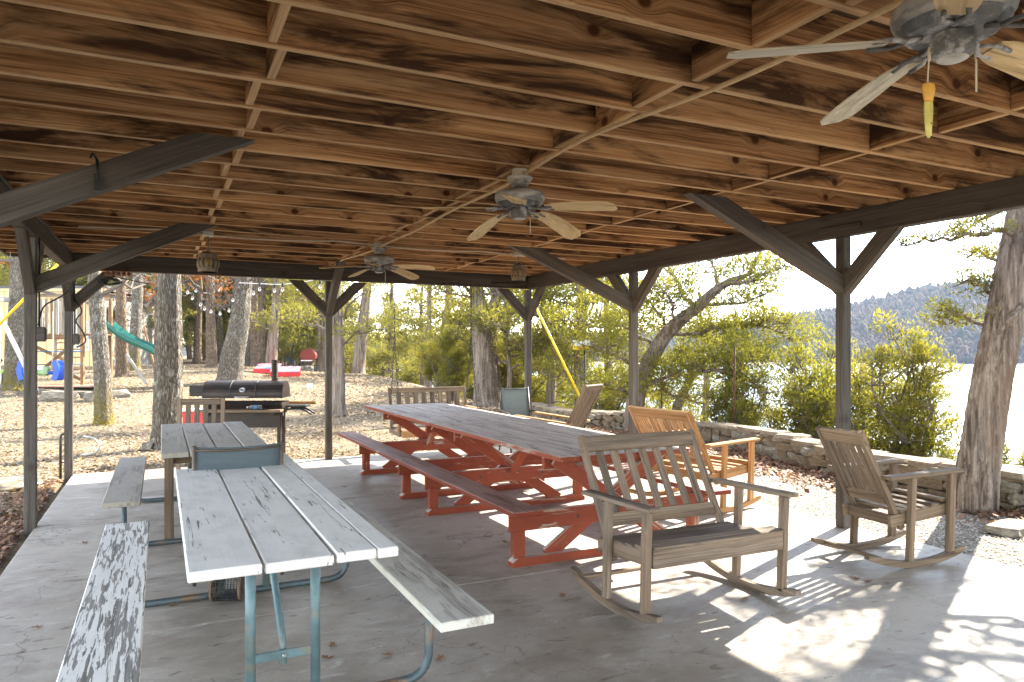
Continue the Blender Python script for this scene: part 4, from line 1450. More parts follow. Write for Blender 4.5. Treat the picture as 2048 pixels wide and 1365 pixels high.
board('front_shelf', (-0.58, -0.30, 0.685 + g0), (0.60, -0.30, 0.685 + g0), 0.19, 0.034, M['teak2'], gr)
for bx in (-0.5, 0.5):
    board('shelf_bracket', (bx, -0.38, 0.655 + g0), (bx, -0.1, 0.60 + g0), 0.025, 0.03, sk, gr)
prism('apron', [(-0.57, 0.43 + g0), (0.56, 0.43 + g0), (0.57, 0.66 + g0), (-0.58, 0.66 + g0)], 0.008, sm, gr, (0, -0.2, 0))
for lx_ in (-0.53, 0.53):
    for ly_ in (-0.19, 0.17):
        board('leg', (lx_ * (1.0 if ly_ < 0 else 0.93), ly_, 0.0), (lx_ * (1.0 if ly_ < 0 else 0.93), ly_, 0.67 + g0), 0.05, 0.05, sm, gr, up=(1, 0, 0))
lathe('chimney', [(0.040, zc + 0.19), (0.046, zc + 0.19), (0.046, 1.42 + g0), (0.040, 1.42 + g0), (0.040, zc + 0.19)], sk, gr, (0.40, 0.03, 0), sides=20)
for q in range(9):
    lathe('chimney_ring', [(0.046, 0), (0.0485, 0.003), (0.0485, 0.009), (0.046, 0.012)], sk, gr, (0.40, 0.03, zc + 0.245 + q * 0.026), sides=20)
ob('counterweight', box_mesh(0.235, 0.10, 0.165, sk, 0.006), gr, (-0.735, 0.05, zc + 0.06))
tube('weight_arm', [(-0.62, 0.05, zc + 0.06), (-0.56, 0.05, zc + 0.06)], 0.012, sk, gr, 8)
board('side_shelf', (0.60, 0.0, 0.735 + g0), (0.90, 0.0, 0.735 + g0), 0.26, 0.03, sk, gr)
for ly_ in (-0.09, 0.10):
    tube('cart_handle', bend([(0.62, ly_, 0.69 + g0), (0.84, ly_, 0.70 + g0), (0.98, ly_, 0.61 + g0)], 0.14), 0.014, M['black'], gr, 8)
tube('poker', [(0.60, -0.26, 0.66 + g0), (0.63, -0.26, 0.40 + g0)], 0.006, M['black'], gr, 6)
plank = board('loose_plank', (gx + 0.25, gy + 0.55, 0.74), (gx + 1.05, gy + 0.15, 0.74), 0.10, 0.05, M['honey'])
tag(plank, 'pale wooden plank resting behind the smoker beside its side shelf', 'plank')
bo = thing('water_bottle', 'clear plastic water bottle lying on the smoker shelf', 'bottle', (gx + 0.225 * CY - 0.30 * SY, gy - 0.225 * SY - 0.30 * CY, 0.737), -YAW + R(4))
lathe('bottle_body', [(0.006, -0.10), (0.030, -0.10), (0.033, -0.09), (0.030, -0.05), (0.033, -0.01), (0.030, 0.03), (0.033, 0.05), (0.014, 0.09), (0.012, 0.10)], M['bottle'], bo, (0, 0, 0), (0, R(-90), 0), 18)
lathe('bottle_cap', [(0.010, 0.0985), (0.0145, 0.0985), (0.0145, 0.115), (0.010, 0.116)], M['paper'], bo, (0, 0, 0), (0, R(-90), 0), 14)
lathe('bottle_label', [(0.0335, -0.04), (0.0338, -0.04), (0.0338, 0.02), (0.0335, 0.02)], M['bluechair'], bo, (0, 0, 0), (0, R(-90), 0), 18)

# faucet stand pipe with hose loop beside the left corner post
px_, py_ = W(121, 9.0)
pz_ = float(ground_z(px_, py_))
st = thing('standpipe', 'dark water standpipe with a pale hose beside the left corner post', 'standpipe', (px_, py_, pz_))
tube('riser', bend([(0, 0, 0), (0, 0, 0.56), (0.10, 0.01, 0.58)], 0.04), 0.016, M['darkpipe'], st, 10)
tube('clamp', [(0, 0, 0.43), (0.11, 0.02, 0.42)], 0.008, M['darkpipe'], st, 8)
tube('clamp', [(0, 0, 0.21), (0.11, 0.02, 0.20)], 0.008, M['darkpipe'], st, 8)
tube('hose', bend([(0.20, 0.55, 0.47), (0.34, 0.5, 0.44), (0.40, 0.48, 0.32), (0.34, 0.47, 0.24), (0.18, 0.5, 0.23)], 0.12), 0.014, M['steel'], st, 10)


# ================================================================== STONE RETAINING WALL
def rock_mesh(name, seed, mat, jag=0.16):
    """rough block: 3x3x3 shell, pushed in and out, about unit size"""
    r = np.random.default_rng(seed)
    g = [-0.5, 0.0, 0.5]
    vs, ix = [], {}
    for i in range(3):
        for j in range(3):
            for k in range(3):
                if (i, j, k) == (1, 1, 1):
                    continue
                p = np.array([g[i], g[j], g[k]])
                cnt = sum(q != 1 for q in (i, j, k))
                p *= {1: 1.03, 2: 0.97, 3: 0.86}[cnt]
                p += r.uniform(-jag, jag, 3) * (0.5, 0.5, 0.45)
                ix[(i, j, k)] = len(vs)
                vs.append(p)
    fs = []
    for ax in range(3):
        for s in (0, 2):
            for a in range(2):
                for b in range(2):
                    q = []
                    for da, db in ((0, 0), (1, 0), (1, 1), (0, 1)):
                        k = [0, 0, 0]
                        k[ax] = s
                        k[(ax + 1) % 3] = a + da
                        k[(ax + 2) % 3] = b + db
                        q.append(ix[tuple(k)])
                    fs.append(tuple(q if s else q[::-1]))
    return mesh(name, vs, fs, mat)


rocks_w = [rock_mesh('stone', 10 + i, M['stone'] if i % 3 else M['stone2']) for i in range(8)]
rocks_c = [rock_mesh('capstone', 40 + i, M['cap'], 0.12) for i in range(6)]
rocks_f = [rock_mesh('fieldstone', 60 + i, M['stone2'], 0.2) for i in range(6)]


def wall_x(y):
    return 7.72 + 0.62 * float(sstep(3.5, 9.5, y)) + 0.12 * math.sin(y * 0.8)


def wall_h(y):
    return 0.32 + 0.025 * math.sin(y * 1.7) - 0.10 * float(sstep(10, 16, y))


wall = thing('stone_wall', 'low rough stone retaining wall along the lake side of the patio', 'stone wall')
vs, fs = [], []
ysw = np.linspace(1.5, 17.0, 50)
for y in ysw:
    x = wall_x(y)
    z = float(ground_z(min(x, 8.2), y)) - 0.25
    h = wall_h(y) - 0.07
    vs += [(x - 0.12, y, z), (x + 0.16, y, z - 1.2), (x + 0.16, y, h), (x - 0.12, y, h)]
for i in range(len(ysw) - 1):
    for k in range(4):
        a, b = i * 4 + k, i * 4 + (k + 1) % 4
        fs.append((a, b, b + 4, a + 4))
ob('wall_core', mesh('wall_core', vs, [f[::-1] for f in fs], M['mortar']), wall)
r = random.Random(5)
for course in range(3):
    y = 1.5 + r.uniform(0, .2)
    while y < 17.0:
        L = r.uniform(0.14, 0.42)
        hh = wall_h(y)
        zb = -0.07
        ch = (hh - 0.06 - zb) / 3
        o = ob('stone', r.choice(rocks_w), wall, (wall_x(y + L / 2) - 0.12 + r.uniform(-.02, .02), y + L / 2, zb + ch * (course + 0.5) + r.uniform(-.012, .012)), (r.uniform(-.06, .06), r.uniform(-.05, .05), R(90) + r.uniform(-.08, .08)))
        o.scale = (L * 0.99, 0.17, ch * 1.02)
        y += L + 0.012
y = 1.5
while y < 17.0:
    L = r.uniform(0.22, 0.62)
    o = ob('capstone', r.choice(rocks_c), wall, (wall_x(y + L / 2) + 0.02 + r.uniform(-.02, .02), y + L / 2, wall_h(y + L / 2) - 0.035 + r.uniform(-.012, .012)), (r.uniform(-.05, .05), r.uniform(-.04, .04), R(90) + r.uniform(-.1, .1)))
    o.scale = (L * 1.0, r.uniform(0.34, 0.44), r.uniform(0.085, 0.12))
    y += L + 0.01


# ================================================================== TREES
def trunk_mesh(name, pts, rads, mat, sides=28, rough=0.10, ridges=9, flare=0.0, seed=0, seg=46):
    """smooth path through pts with bark ridges; pts local, first at the base"""
    P = np.asarray(pts, float)
    n = len(P)
    t = np.linspace(0, n - 1, seg)
    i = np.clip(t.astype(int), 0, n - 2)
    f = t - i

    def cr(A):
        A = np.asarray(A, float)
        p0 = A[np.clip(i - 1, 0, n - 1)]
        p1, p2 = A[i], A[i + 1]
        p3 = A[np.clip(i + 2, 0, n - 1)]
        ff = f[:, None] if A.ndim == 2 else f
        return 0.5 * ((2 * p1) + (-p0 + p2) * ff + (2 * p0 - 5 * p1 + 4 * p2 - p3) * ff ** 2 + (-p0 + 3 * p1 - 3 * p2 + p3) * ff ** 3)
    Q = cr(P)
    rd = cr(rads)
    g = np.random.default_rng(seed)
    a = np.linspace(0, 2 * np.pi, sides, endpoint=False)[None, :]
    z = np.linspace(0, 1, seg)[:, None] * max(2.0, np.linalg.norm(P[-1] - P[0]))
    b = 1 + rough * (0.55 * np.sin(ridges * a + 1.5 * np.sin(z * 1.1 + g.uniform(0, 6)) + g.uniform(0, 6)) + 0.45 * np.sin((ridges * 2 + 1) * a + 2.2 * np.sin(z * 1.9) + g.uniform(0, 6)))
    b = b + rough * 0.6 * np.sin(2 * a + z * 0.8 + g.uniform(0, 6)) + g.normal(0, rough * 0.22, (seg, sides))
    if flare:
        fl = np.exp(-z / 0.22)
        b = b + flare * fl * (0.65 + 0.55 * np.maximum(0, np.sin(5 * a + g.uniform(0, 6))))
    V, F = tube_arrays(Q, rd, sides, bulge=b)
    return mesh_np(name, V, F, mat, smooth=True), Q, rd


class Crown:
    """collects branch tubes and foliage sprays"""
    def __init__(self, seed):
        self.g = np.random.default_rng(seed)
        self.bv, self.bf, self.nb = [], [], 0
        self.lv, self.lt = [], []

    def branch(self, pts, r0, r1, sides=5):
        V, F = tube_arrays(pts, np.linspace(r0, r1, len(pts)), sides)
        self.bv.append(V)
        self.bf.append(F + self.nb)
        self.nb += len(V)

    def wiggle(self, a, b, n=6, amt=0.08, sag=0.0):
        a, b = np.asarray(a, float), np.asarray(b, float)
        t = np.linspace(0, 1, n)[:, None]
        L = np.linalg.norm(b - a)
        p = a + (b - a) * t
        w = self.g.normal(0, amt * L, (n, 3)) * np.sin(t * np.pi) ** 0.5
        w[0] = w[-1] = 0
        p = p + w
        p[:, 2] += sag * L * np.sin(t[:, 0] * np.pi)
        return p

    def clump(self, c, rad, n, leaf, flat=0.6, up=0.5, tint=None, slim=0.32):
        g = self.g
        c = np.asarray(c, float)
        d = g.normal(0, 1, (n, 3))
        d /= np.linalg.norm(d, axis=1, keepdims=True)
        rr = rad * g.uniform(0.15, 1.0, n) ** 0.55
        p = c + d * rr[:, None] * np.array([1, 1, flat])
        out = d + np.array([0, 0, up]) + g.normal(0, 0.45, (n, 3))
        out /= np.linalg.norm(out, axis=1, keepdims=True)
        side = np.cross(out, g.normal(0, 1, (n, 3)))
        side /= np.linalg.norm(side, axis=1, keepdims=True) + 1e-9
        nrm = np.cross(out, side)
        L = leaf * g.uniform(0.7, 1.25) * g.uniform(0.5, 1.5, n)[:, None]
        base = g.uniform(0.05, 0.95) if tint is None else tint
        ti = np.clip(base * 0.6 + 0.4 * g.random(n) + 0.12 * d[:, 2], 0, 1)
        if tint is None and g.random() < 0.07:
            ti = np.full(n, 1.2)                       # a dead brown spray
            n_keep = max(4, n // 2)
            p, out, side, nrm, L, ti = p[:n_keep], out[:n_keep], side[:n_keep], nrm[:n_keep], L[:n_keep], ti[:n_keep]
            n = n_keep
        for k in range(2):
            s = side if k == 0 else nrm
            a = p - s * L * slim * 0.5
            b = p + s * L * slim * 0.5 + out * L * 0.25
            t = p + out * L + s * L * g.uniform(-0.25, 0.25, (n, 1))
            self.lv.append(np.stack([a, b, t], 1))
            self.lt.append(ti)

    def limb(self, pts, r0, leaf, crad=0.3, start=0.35, step=0.3, nsub=2, n=26, flat=0.55, up=0.5, sublen=0.5, r1=0.006, sides=6):
        pts = np.asarray(pts, float)
        self.branch(pts, r0, r1, sides)
        seg = np.linalg.norm(np.diff(pts, axis=0), axis=1)
        s = np.concatenate([[0], np.cumsum(seg)])
        L = s[-1]
        x = start * L
        while x <= L:
            k = min(np.searchsorted(s, x, 'right') - 1, len(seg) - 1)
            p = pts[k] + (pts[k + 1] - pts[k]) * ((x - s[k]) / max(seg[k], 1e-6))
            for q in range(nsub):
                d = self.g.normal(0, 1, 3)
                d[2] = abs(d[2]) * 0.5 + 0.05
                d /= np.linalg.norm(d)
                e = p + d * sublen * self.g.uniform(0.5, 1.15)
                self.branch(self.wiggle(p, e, 4, 0.1), 0.010 * max(1, r0 / 0.03) * 0.7, 0.003, 4)
                self.clump(e, crad * self.g.uniform(0.7, 1.25), n, leaf, flat, up)
            x += step * self.g.uniform(0.8, 1.25)
        self.clump(pts[-1], crad, n, leaf, flat, up)

    def meshes(self, name, bmat, lmat):
        B = mesh_np(name + '_limbs', np.vstack(self.bv), np.vstack(self.bf), bmat, smooth=True) if self.bv else None
        Lf = None
        if self.lv:
            V = np.concatenate(self.lv).reshape(-1, 3)
            F = np.arange(len(V)).reshape(-1, 3)
            Lf = mesh_np(name + '_foliage', V, F, lmat, np.concatenate(self.lt))
        return B, Lf


def gz(x, y):
    return float(ground_z(x, y))


def plant(name, label, loc, trunk, limbs=None, leaves=None, group=None, cat='tree', rz=0.0, sc=1.0):
    t = thing(name, label, cat, loc, rz, group)
    t.scale = (sc, sc, sc)
    if trunk:
        ob('trunk', trunk, t)
    if limbs or leaves:
        c = ob('crown', leaves or limbs, t)
        c['kind'] = 'stuff'
        if limbs and leaves:
            ob('limbs', limbs, c)['kind'] = 'stuff'
    return t


# ---- distinct trunks.  bearing, depth, [(dx, z) ...] in view-plane metres, radius, material
RGT = np.array([CY, -SY, 0.0])


def vp(dx, z, fwd=0.0):
    return tuple(RGT * dx + np.array([SY, CY, 0]) * fwd + np.array([0, 0, z]))


def bare_crown(seed, base, height, spread, n=16, leafy=0, lmat=None, leaf=0.07, start=0.45):
    """deciduous limbs, with or without a few clinging leaves"""
    c = Crown(seed)
    b = np.asarray(base, float)
    for k in range(n):
        h = height * (start + (1 - start) * (k + 0.5) / n)
        a = c.g.uniform(0, 2 * np.pi)
        L = spread * c.g.uniform(0.5, 1.0) * (1.15 - 0.6 * h / height)
        p0 = b + np.array([0, 0, h - 0.4])
        p1 = p0 + np.array([math.cos(a) * L, math.sin(a) * L, L * c.g.uniform(0.15, 0.7)])
        w = c.wiggle(p0, p1, 7, 0.06, 0.05)
        c.branch(w, 0.055 * height / 8, 0.008, 6)
        for q in range(7):
            i = c.g.integers(2, 7)
            d = c.g.normal(0, 1, 3)
            d[2] = abs(d[2])
            d /= np.linalg.norm(d)
            e = w[i] + d * c.g.uniform(0.4, 1.1)
            c.branch(c.wiggle(w[i], e, 5, 0.1), 0.014, 0.003, 4)
            for q2 in range(2):
                d2 = d + c.g.normal(0, 0.6, 3)
                c.branch(c.wiggle(e, e + d2 / np.linalg.norm(d2) * c.g.uniform(0.2, 0.5), 3, 0.1), 0.006, 0.002, 3)
            if leafy and c.g.random() < leafy:
                c.clump(e, 0.30, 14, leaf, 0.8, -0.2, slim=0.7)
    return c


trunks = [
    # u, depth, shape (view-plane dx, z), radius base, mat, label
    ('oak_tree', 333, 11.75, [(0, 0), (0.03, 1.2), (0.05, 2.6), (0.06, 4.5), (0.0, 7.0)], 0.215, 'oak', 0.7, 'broad grey barked oak trunk just behind the grey table'),
    ('oak_tree', 208, 15.3, [(0, 0), (-0.03, 1.0), (-0.12, 2.2), (-0.22, 3.6), (-0.25, 6.0)], 0.175, 'oakmoss', 0.8, 'slim oak trunk with yellow moss at its foot'),
    ('oak_tree', 245, 24.5, [(0, 0), (-0.03, 1.6), (-0.06, 3.2), (0.0, 6.5)], 0.20, 'brownbark', 0.7, 'brown trunk standing in front of the green slide'),
    ('oak_tree', 266, 27.0, [(0, 0), (0.10, 1.6), (0.18, 3.4), (0.15, 7.0)], 0.235, 'oakmoss', 0.8, 'dark mossy trunk just behind the green slide'),
    ('oak_tree', 37, 20.5, [(0, 0), (0.0, 1.4), (0.05, 3.0), (0.05, 7.0)], 0.34, 'oakmoss', 0.9, 'thick oak trunk at the far left edge before the tan house'),
    ('oak_tree', 318, 30.0, [(0, 0), (-0.02, 2.0), (0.0, 4.5), (0.1, 8.0)], 0.20, 'brownbark', 0.4, 'pale trunk half hidden behind the broad oak'),
    ('oak_tree', 424, 31.0, [(0, 0), (-0.05, 1.6), (-0.08, 3.6), (-0.1, 8.0)], 0.235, 'brownbark', 0.9, 'straight flared trunk left of the leaning oak'),
    ('oak_tree', 459, 24.0, [(0, 0), (0.10, 0.9), (0.32, 2.0), (0.42, 3.0), (0.52, 5.0), (0.5, 8.0)], 0.375, 'oak', 0.75, 'thick oak trunk leaning right beyond the smoker'),
    ('oak_tree', 395, 38.0, [(0, 0), (0.05, 2.0), (0.1, 4.5), (0.0, 8.0)], 0.19, 'brownbark', 0.4, 'slender dark trunk between the broad oak and the flared one'),
    ('oak_tree', 444, 40.0, [(0, 0), (-0.15, 2.2), (-0.2, 4.6), (-0.2, 8.0)], 0.19, 'oak', 0.6, 'thin sunlit trunk behind the leaning oak'),
    ('oak_tree', 492, 36.0, [(0, 0), (0.2, 2.0), (0.32, 4.0), (0.3, 8.0)], 0.25, 'oak', 0.4, 'dark grey trunk right behind the leaning oak'),
    ('oak_tree', 513, 33.5, [(0, 0), (-0.1, 1.6), (-0.12, 3.4), (-0.15, 8.0)], 0.235, 'brownbark', 0.8, 'tan trunk left of a matching pair behind the smoker'),
    ('oak_tree', 531, 36.0, [(0, 0), (-0.1, 1.6), (-0.14, 3.6), (-0.1, 8.0)], 0.20, 'brownbark', 0.6, 'tan trunk right of a matching pair behind the smoker'),
    ('cedar_tree', 541, 29.0, [(0, 0), (0.08, 1.2), (0.22, 2.6), (0.28, 4.2), (0.3, 7.0)], 0.22, 'cedarbark', 0.5, 'slightly leaning cedar trunk behind the smoker chimney'),
    ('cedar_tree', 566, 46.0, [(0, 0), (0.05, 2.2), (0.1, 4.8), (0.1, 8.0)], 0.19, 'cedarbark', 0.3, 'dark stump like trunk above the blue chair'),
    ('cedar_tree', 579, 48.0, [(0, 0), (0.25, 2.2), (0.5, 4.8), (0.6, 8.0)], 0.22, 'cedarbark', 0.3, 'leaning cedar trunk behind the blue chair'),
    ('cedar_tree', 606, 46.0, [(0, 0), (0.2, 2.2), (0.35, 4.8), (0.3, 8.0)], 0.26, 'cedarbark', 0.3, 'brown cedar trunk behind the hanging chair'),
    ('cedar_tree', 675, 17.3, [(0, 0), (0.02, 1.2), (0.0, 2.6), (-0.02, 4.2), (0, 7.0)], 0.16, 'cedarbark', 1.5, 'straight cedar trunk with spreading roots beside the middle back post'),
    ('cedar_tree', 716, 34.0, [(0, 0), (0.12, 1.5), (0.36, 3.4), (0.5, 6.0), (0.5, 8.0)], 0.29, 'cedarbark', 0.7, 'cedar trunk leaning right beyond the porch swing'),
    ('cedar_tree', 780, 38.0, [(0, 0), (0.02, 1.8), (0.1, 4.0), (0.1, 7.0)], 0.20, 'cedarbark', 0.3, 'short dark cedar trunk left of the big forked cedar'),
    ('cedar_tree', 858, 31.0, [(0, 0), (-0.05, 1.8), (0.02, 4.0), (0.0, 7.0)], 0.16, 'cedarbark', 0.3, 'thin straight cedar trunk in the thicket behind the swing'),
    ('cedar_tree', 881, 30.0, [(0, 0), (0.04, 1.4), (0.16, 3.0), (0.35, 4.6), (0.3, 7.0)], 0.23, 'cedarbark', 0.3, 'reddish curved cedar trunk in the thicket behind the swing'),
    ('cedar_tree', 992, 20.8, [(0, 0), (0.0, 1.4), (-0.06, 3.0), (-0.1, 6.0)], 0.10, 'cedarbark', 0.4, 'slim trunk right behind the forked cedar'),
    ('cedar_tree', 1015, 20.0, [(0, 0), (0.06, 1.2), (-0.05, 2.6), (-0.12, 6.0)], 0.065, 'cedarbark', 0.3, 'thin crooked sapling trunk left of the back right post'),
]
for i, (nm, u, d, shp, rad, mt, fl, lab) in enumerate(trunks):
    x, y = W(u, d)
    z = gz(x, y) - 0.08
    pts = [vp(dx, zz) for dx, zz in shp]
    H = shp[-1][1]
    rads = [rad * (1.0 - 0.55 * (zz / H)) for dx, zz in shp]
    me, Q, rd = trunk_mesh('trunk', pts, rads, M[mt], sides=30 if d < 26 else 16, rough=0.09 if 'cedar' not in mt else 0.13, ridges=8, flare=fl, seed=i, seg=60 if d < 26 else 26)
    if nm == 'oak_tree':
        leafy = 0.62 if u in (424, 444, 459, 395, 318) else 0.12
        c = bare_crown(100 + i, vp(shp[-1][0] * 0.6, 0), H + 1.2, 3.2, 14, leafy, start=0.30 if leafy > .3 else 0.42, leaf=0.12)
        B, L = c.meshes('oak', M['twig'], M['rust_leaf'])
    else:
        c = Crown(200 + i)
        lf = 0.05 + d * 0.0022
        nl = 12 if d < 26 else 10
        for k in range(nl):
            f = 0.34 + 0.66 * (k + 0.5) / nl
            a = c.g.uniform(0, 2 * np.pi)
            p0 = Q[int(f * (len(Q) - 1))]
            LL = c.g.uniform(1.0, 2.1) * (1.25 - 0.7 * f)
            p1 = p0 + np.array([math.cos(a) * LL, math.sin(a) * LL, c.g.uniform(-0.1, 0.5) * LL])
            c.limb(c.wiggle(p0, p1, 7, 0.06), 0.035, lf, 0.32, 0.28, 0.26, 3, 26, sublen=0.5)
        B, L = c.meshes('cedar', M['twig'], M['cedarfar'])
    plant(nm, lab, (x, y, z), me, B, L, 'trunks of the yard trees')

# ---- big forked cedar beyond the porch swing
x, y = W(968, 20.3)
me, Q, rd = trunk_mesh('trunk', [vp(0.08, 0), vp(0.05, 0.6), vp(0.0, 1.4), vp(-0.08, 2.3), vp(-0.20, 3.3), vp(-0.3, 5.5)], [0.34, 0.30, 0.28, 0.29, 0.20, 0.12], M['cedarbark'], 40, 0.16, 7, 0.9, 5, 70)
c = Crown(31)
fork = np.array([vp(-0.02, 2.15), vp(0.18, 2.65), vp(0.42, 3.2), vp(0.55, 4.0), vp(0.6, 5.5)])
c.branch(fork, 0.20, 0.10, 14)
for k in range(14):
    p0 = Q[int((0.55 + 0.45 * c.g.random()) * 69)] if k % 2 else fork[2 + int(c.g.integers(0, 3))]
    a = c.g.uniform(0, 2 * np.pi)
    LL = c.g.uniform(1.2, 2.4)
    c.limb(c.wiggle(p0, p0 + np.array([math.cos(a) * LL, math.sin(a) * LL, c.g.uniform(-0.2, 0.6) * LL]), 8, 0.06), 0.05, 0.085, 0.34, 0.3, 0.22, 3, 34, sublen=0.5)
B, L = c.meshes('forked', M['cedarbark'], M['cedar'])
plant('cedar_tree', 'big forked cedar with twisted bark beyond the porch swing', (x, y, gz(x, y) - 0.05), me, B, L, 'trunks of the yard trees')

# ---- cedar with the bird feeder in front
x, y = W(1160, 19.5)
zb = gz(x, y)
me, Q, rd = trunk_mesh('trunk', [vp(0, 0), vp(0.02, 1.2), vp(0, 2.6), vp(0.04, 4.2), vp(0.0, 6.5)], [0.21, 0.18, 0.165, 0.13, 0.06], M['cedarbark'], 28, 0.12, 7, 0.5, 9, 50)
c = Crown(32)
for k in range(26):
    f = 0.30 + 0.68 * c.g.random()
    p0 = Q[int(f * 49)]
    a = c.g.uniform(0, 2 * np.pi)
    LL = c.g.uniform(1.2, 2.7) * (1.25 - 0.6 * f)
    c.limb(c.wiggle(p0, p0 + np.array([math.cos(a) * LL, math.sin(a) * LL, c.g.uniform(-0.15, 0.45) * LL]), 8, 0.07), 0.045, 0.075, 0.28, 0.35, 0.20, 3, 36, sublen=0.45)
B, L = c.meshes('feedercedar', M['cedarbark'], M['cedar'])
plant('cedar_tree', 'cedar rising behind the yellow bird feeder', (x, y, zb - 0.05), me, B, L, 'trunks of the yard trees')

# ---- leaning cedar over the wall, spreading right
D = 14.0
bx, by = W(1268, D)
org = np.array([bx, by, gz(bx, by)])


def q3(u, yy, d):
    return np.array(WZ(u, yy, d)) - org


tp = [q3(1262, 905, D) * 0 + np.array([0, 0, -0.2]), q3(1272, 800, D), q3(1290, 745, D), q3(1330, 672, D - .1), q3(1385, 622, D - .3), q3(1440, 575, D - .5), q3(1500, 548, D - .6)]
me, Q, rd = trunk_mesh('trunk', tp, [0.19, 0.165, 0.15, 0.125, 0.10, 0.075, 0.03], M['cedarbark'], 26, 0.14, 6, 0.3, 11, 60)
c = Crown(33)
paths = [
    [(1272, 800, D), (1310, 765, D), (1370, 735, D - .2), (1440, 715, D - .4), (1510, 720, D - .5)],
    [(1385, 622, D - .3), (1430, 610, D - .1), (1500, 600, D), (1555, 575, D)],
    [(1440, 575, D - .5), (1490, 565, D - .9), (1540, 545, D - 1.0), (1582, 535, D - 1.0)],
    [(1330, 672, D - .1), (1400, 668, D + .5), (1480, 650, D + .7), (1560, 665, D + .6), (1605, 690, D + .5)],
    [(1480, 650, D + .7), (1530, 640, D + .3), (1580, 648, D)],
    [(1370, 735, D - .2), (1430, 740, D - .6), (1490, 760, D - .8), (1540, 790, D - .8)],
    [(1340, 660, D), (1310, 620, D + .2), (1280, 590, D + .4), (1240, 570, D + .5)],
    [(1385, 622, D - .3), (1360, 580, D), (1340, 545, D + .2), (1330, 500, D + .3)],
    [(1290, 745, D), (1250, 720, D - .3), (1200, 700, D - .5), (1160, 690, D - .6)],
    [(1440, 575, D - .5), (1430, 540, D - .2), (1410, 500, D)],
    [(1500, 548, D - .6), (1520, 510, D - .5), (1530, 470, D - .4)],
    [(1400, 668, D + .5), (1440, 690, D + .9), (1480, 700, D + 1.1)],
    [(1310, 690, D), (1260, 660, D + .3), (1200, 640, D + .4), (1130, 640, D + .4)],
    [(1272, 800, D), (1240, 780, D - .4), (1200, 770, D - .6)],
    [(1330, 672, D - .1), (1350, 640, D - .6), (1340, 600, D - .9), (1320, 570, D - 1.0)],
    [(1480, 650, D + .7), (1500, 690, D + .4), (1550, 720, D + .2), (1570, 740, D)],
    [(1290, 745, D), (1330, 780, D + .4), (1380, 800, D + .5), (1420, 810, D + .5)],
]
for pth in paths:
    P = np.array([q3(*p) for p in pth])
    P = np.vstack([c.wiggle(P[i], P[i + 1], 4, 0.06)[:-1] for i in range(len(P) - 1)] + [P[-1:]])
    c.limb(P, 0.045, 0.060, 0.22, 0.26, 0.14, 5, 48, 0.8, 0.7, sublen=0.55)
B, L = c.meshes('leaning', M['cedarbark'], M['cedar'])
plant('cedar_tree', 'leaning cedar reaching over the stone wall toward the lake', tuple(org), me, B, L, 'trunks of the yard trees')

# second, pale, thin leaning stem behind the wall
bx, by = W(1340, 15.5)
org2 = np.array([bx, by, gz(bx, by) - 0.1])
s2 = [np.zeros(3), np.array(WZ(1348, 840, 15.5)) - org2, np.array(WZ(1372, 775, 15.5)) - org2, np.array(WZ(1392, 740, 15.4)) - org2, np.array(WZ(1430, 700, 15.2)) - org2]
me, Q, rd = trunk_mesh('trunk', s2, [0.11, 0.10, 0.085, 0.07, 0.03], M['oak'], 16, 0.1, 5, 0.2, 12, 30)
c = Crown(34)
for k in range(9):
    p0 = Q[14 + k + int(c.g.integers(0, 6))]
    a = c.g.uniform(0, 2 * np.pi)
    c.limb(c.wiggle(p0, p0 + np.array([math.cos(a), math.sin(a), 0.35]) * c.g.uniform(0.5, 1.2), 6, 0.08), 0.022, 0.065, 0.2, 0.3, 0.22, 2, 22)
B, L = c.meshes('palestem', M['twig'], M['cedar'])
plant('cedar_tree', 'pale leaning young cedar stem below the bigger leaning cedar', tuple(org2), me, B, L, 'trunks of the yard trees')

# ---- big right cedar
bx, by = W(1948, 7.2)
org = np.array([bx, by, gz(bx, by) - 0.05])
pth = [(1948, 1015, 7.2), (1955, 950, 7.2), (1968, 860, 7.22), (1988, 740, 7.25), (2015, 610, 7.3), (2040, 480, 7.35), (2062, 360, 7.4), (2085, 200, 7.5), (2080, -100, 7.6), (2070, -400, 7.7)]
tp = [q3(*p) for p in pth]
tp[0] = np.zeros(3)
me, Q, rd = trunk_mesh('trunk', tp, [0.190, 0.180, 0.170, 0.164, 0.158, 0.152, 0.145, 0.13, 0.10, 0.05], M['cedarbark'], 56, 0.10, 8, 0.16, 13, 110)
c = Crown(35)
limbs = [
    [(2042, 470, 7.35), (2000, 462, 7.1), (1950, 470, 6.95), (1900, 482, 6.9), (1850, 478, 6.9), (1800, 492, 6.9)],
    [(2050, 420, 7.4), (2010, 415, 7.6), (1960, 440, 7.9), (1915, 470, 8.0)],
    [(2020, 600, 7.3), (1975, 585, 7.4), (1935, 560, 7.6), (1905, 575, 7.7)],
    [(2005, 655, 7.28), (1965, 650, 7.4), (1925, 630, 7.5), (1885, 650, 7.55)],
    [(2035, 500, 7.35), (1990, 520, 7.8), (1955, 500, 8.1), (1930, 520, 8.2)],
    [(2060, 380, 7.4), (2010, 360, 7.8), (1960, 400, 8.2), (1890, 420, 8.4)],
]
for li, p_ in enumerate(limbs):
    P = np.array([q3(*p) for p in p_])
    P = np.vstack([c.wiggle(P[i], P[i + 1], 4, 0.07)[:-1] for i in range(len(P) - 1)] + [P[-1:]])
    if li == 0:
        c.limb(P, 0.030, 0.028, 0.085, 0.25, 0.10, 4, 26, 0.6, 0.4, sublen=0.18)
    else:
        c.limb(P, 0.026, 0.032, 0.125, 0.30, 0.085, 4, 52, 0.55, 0.5, sublen=0.20)
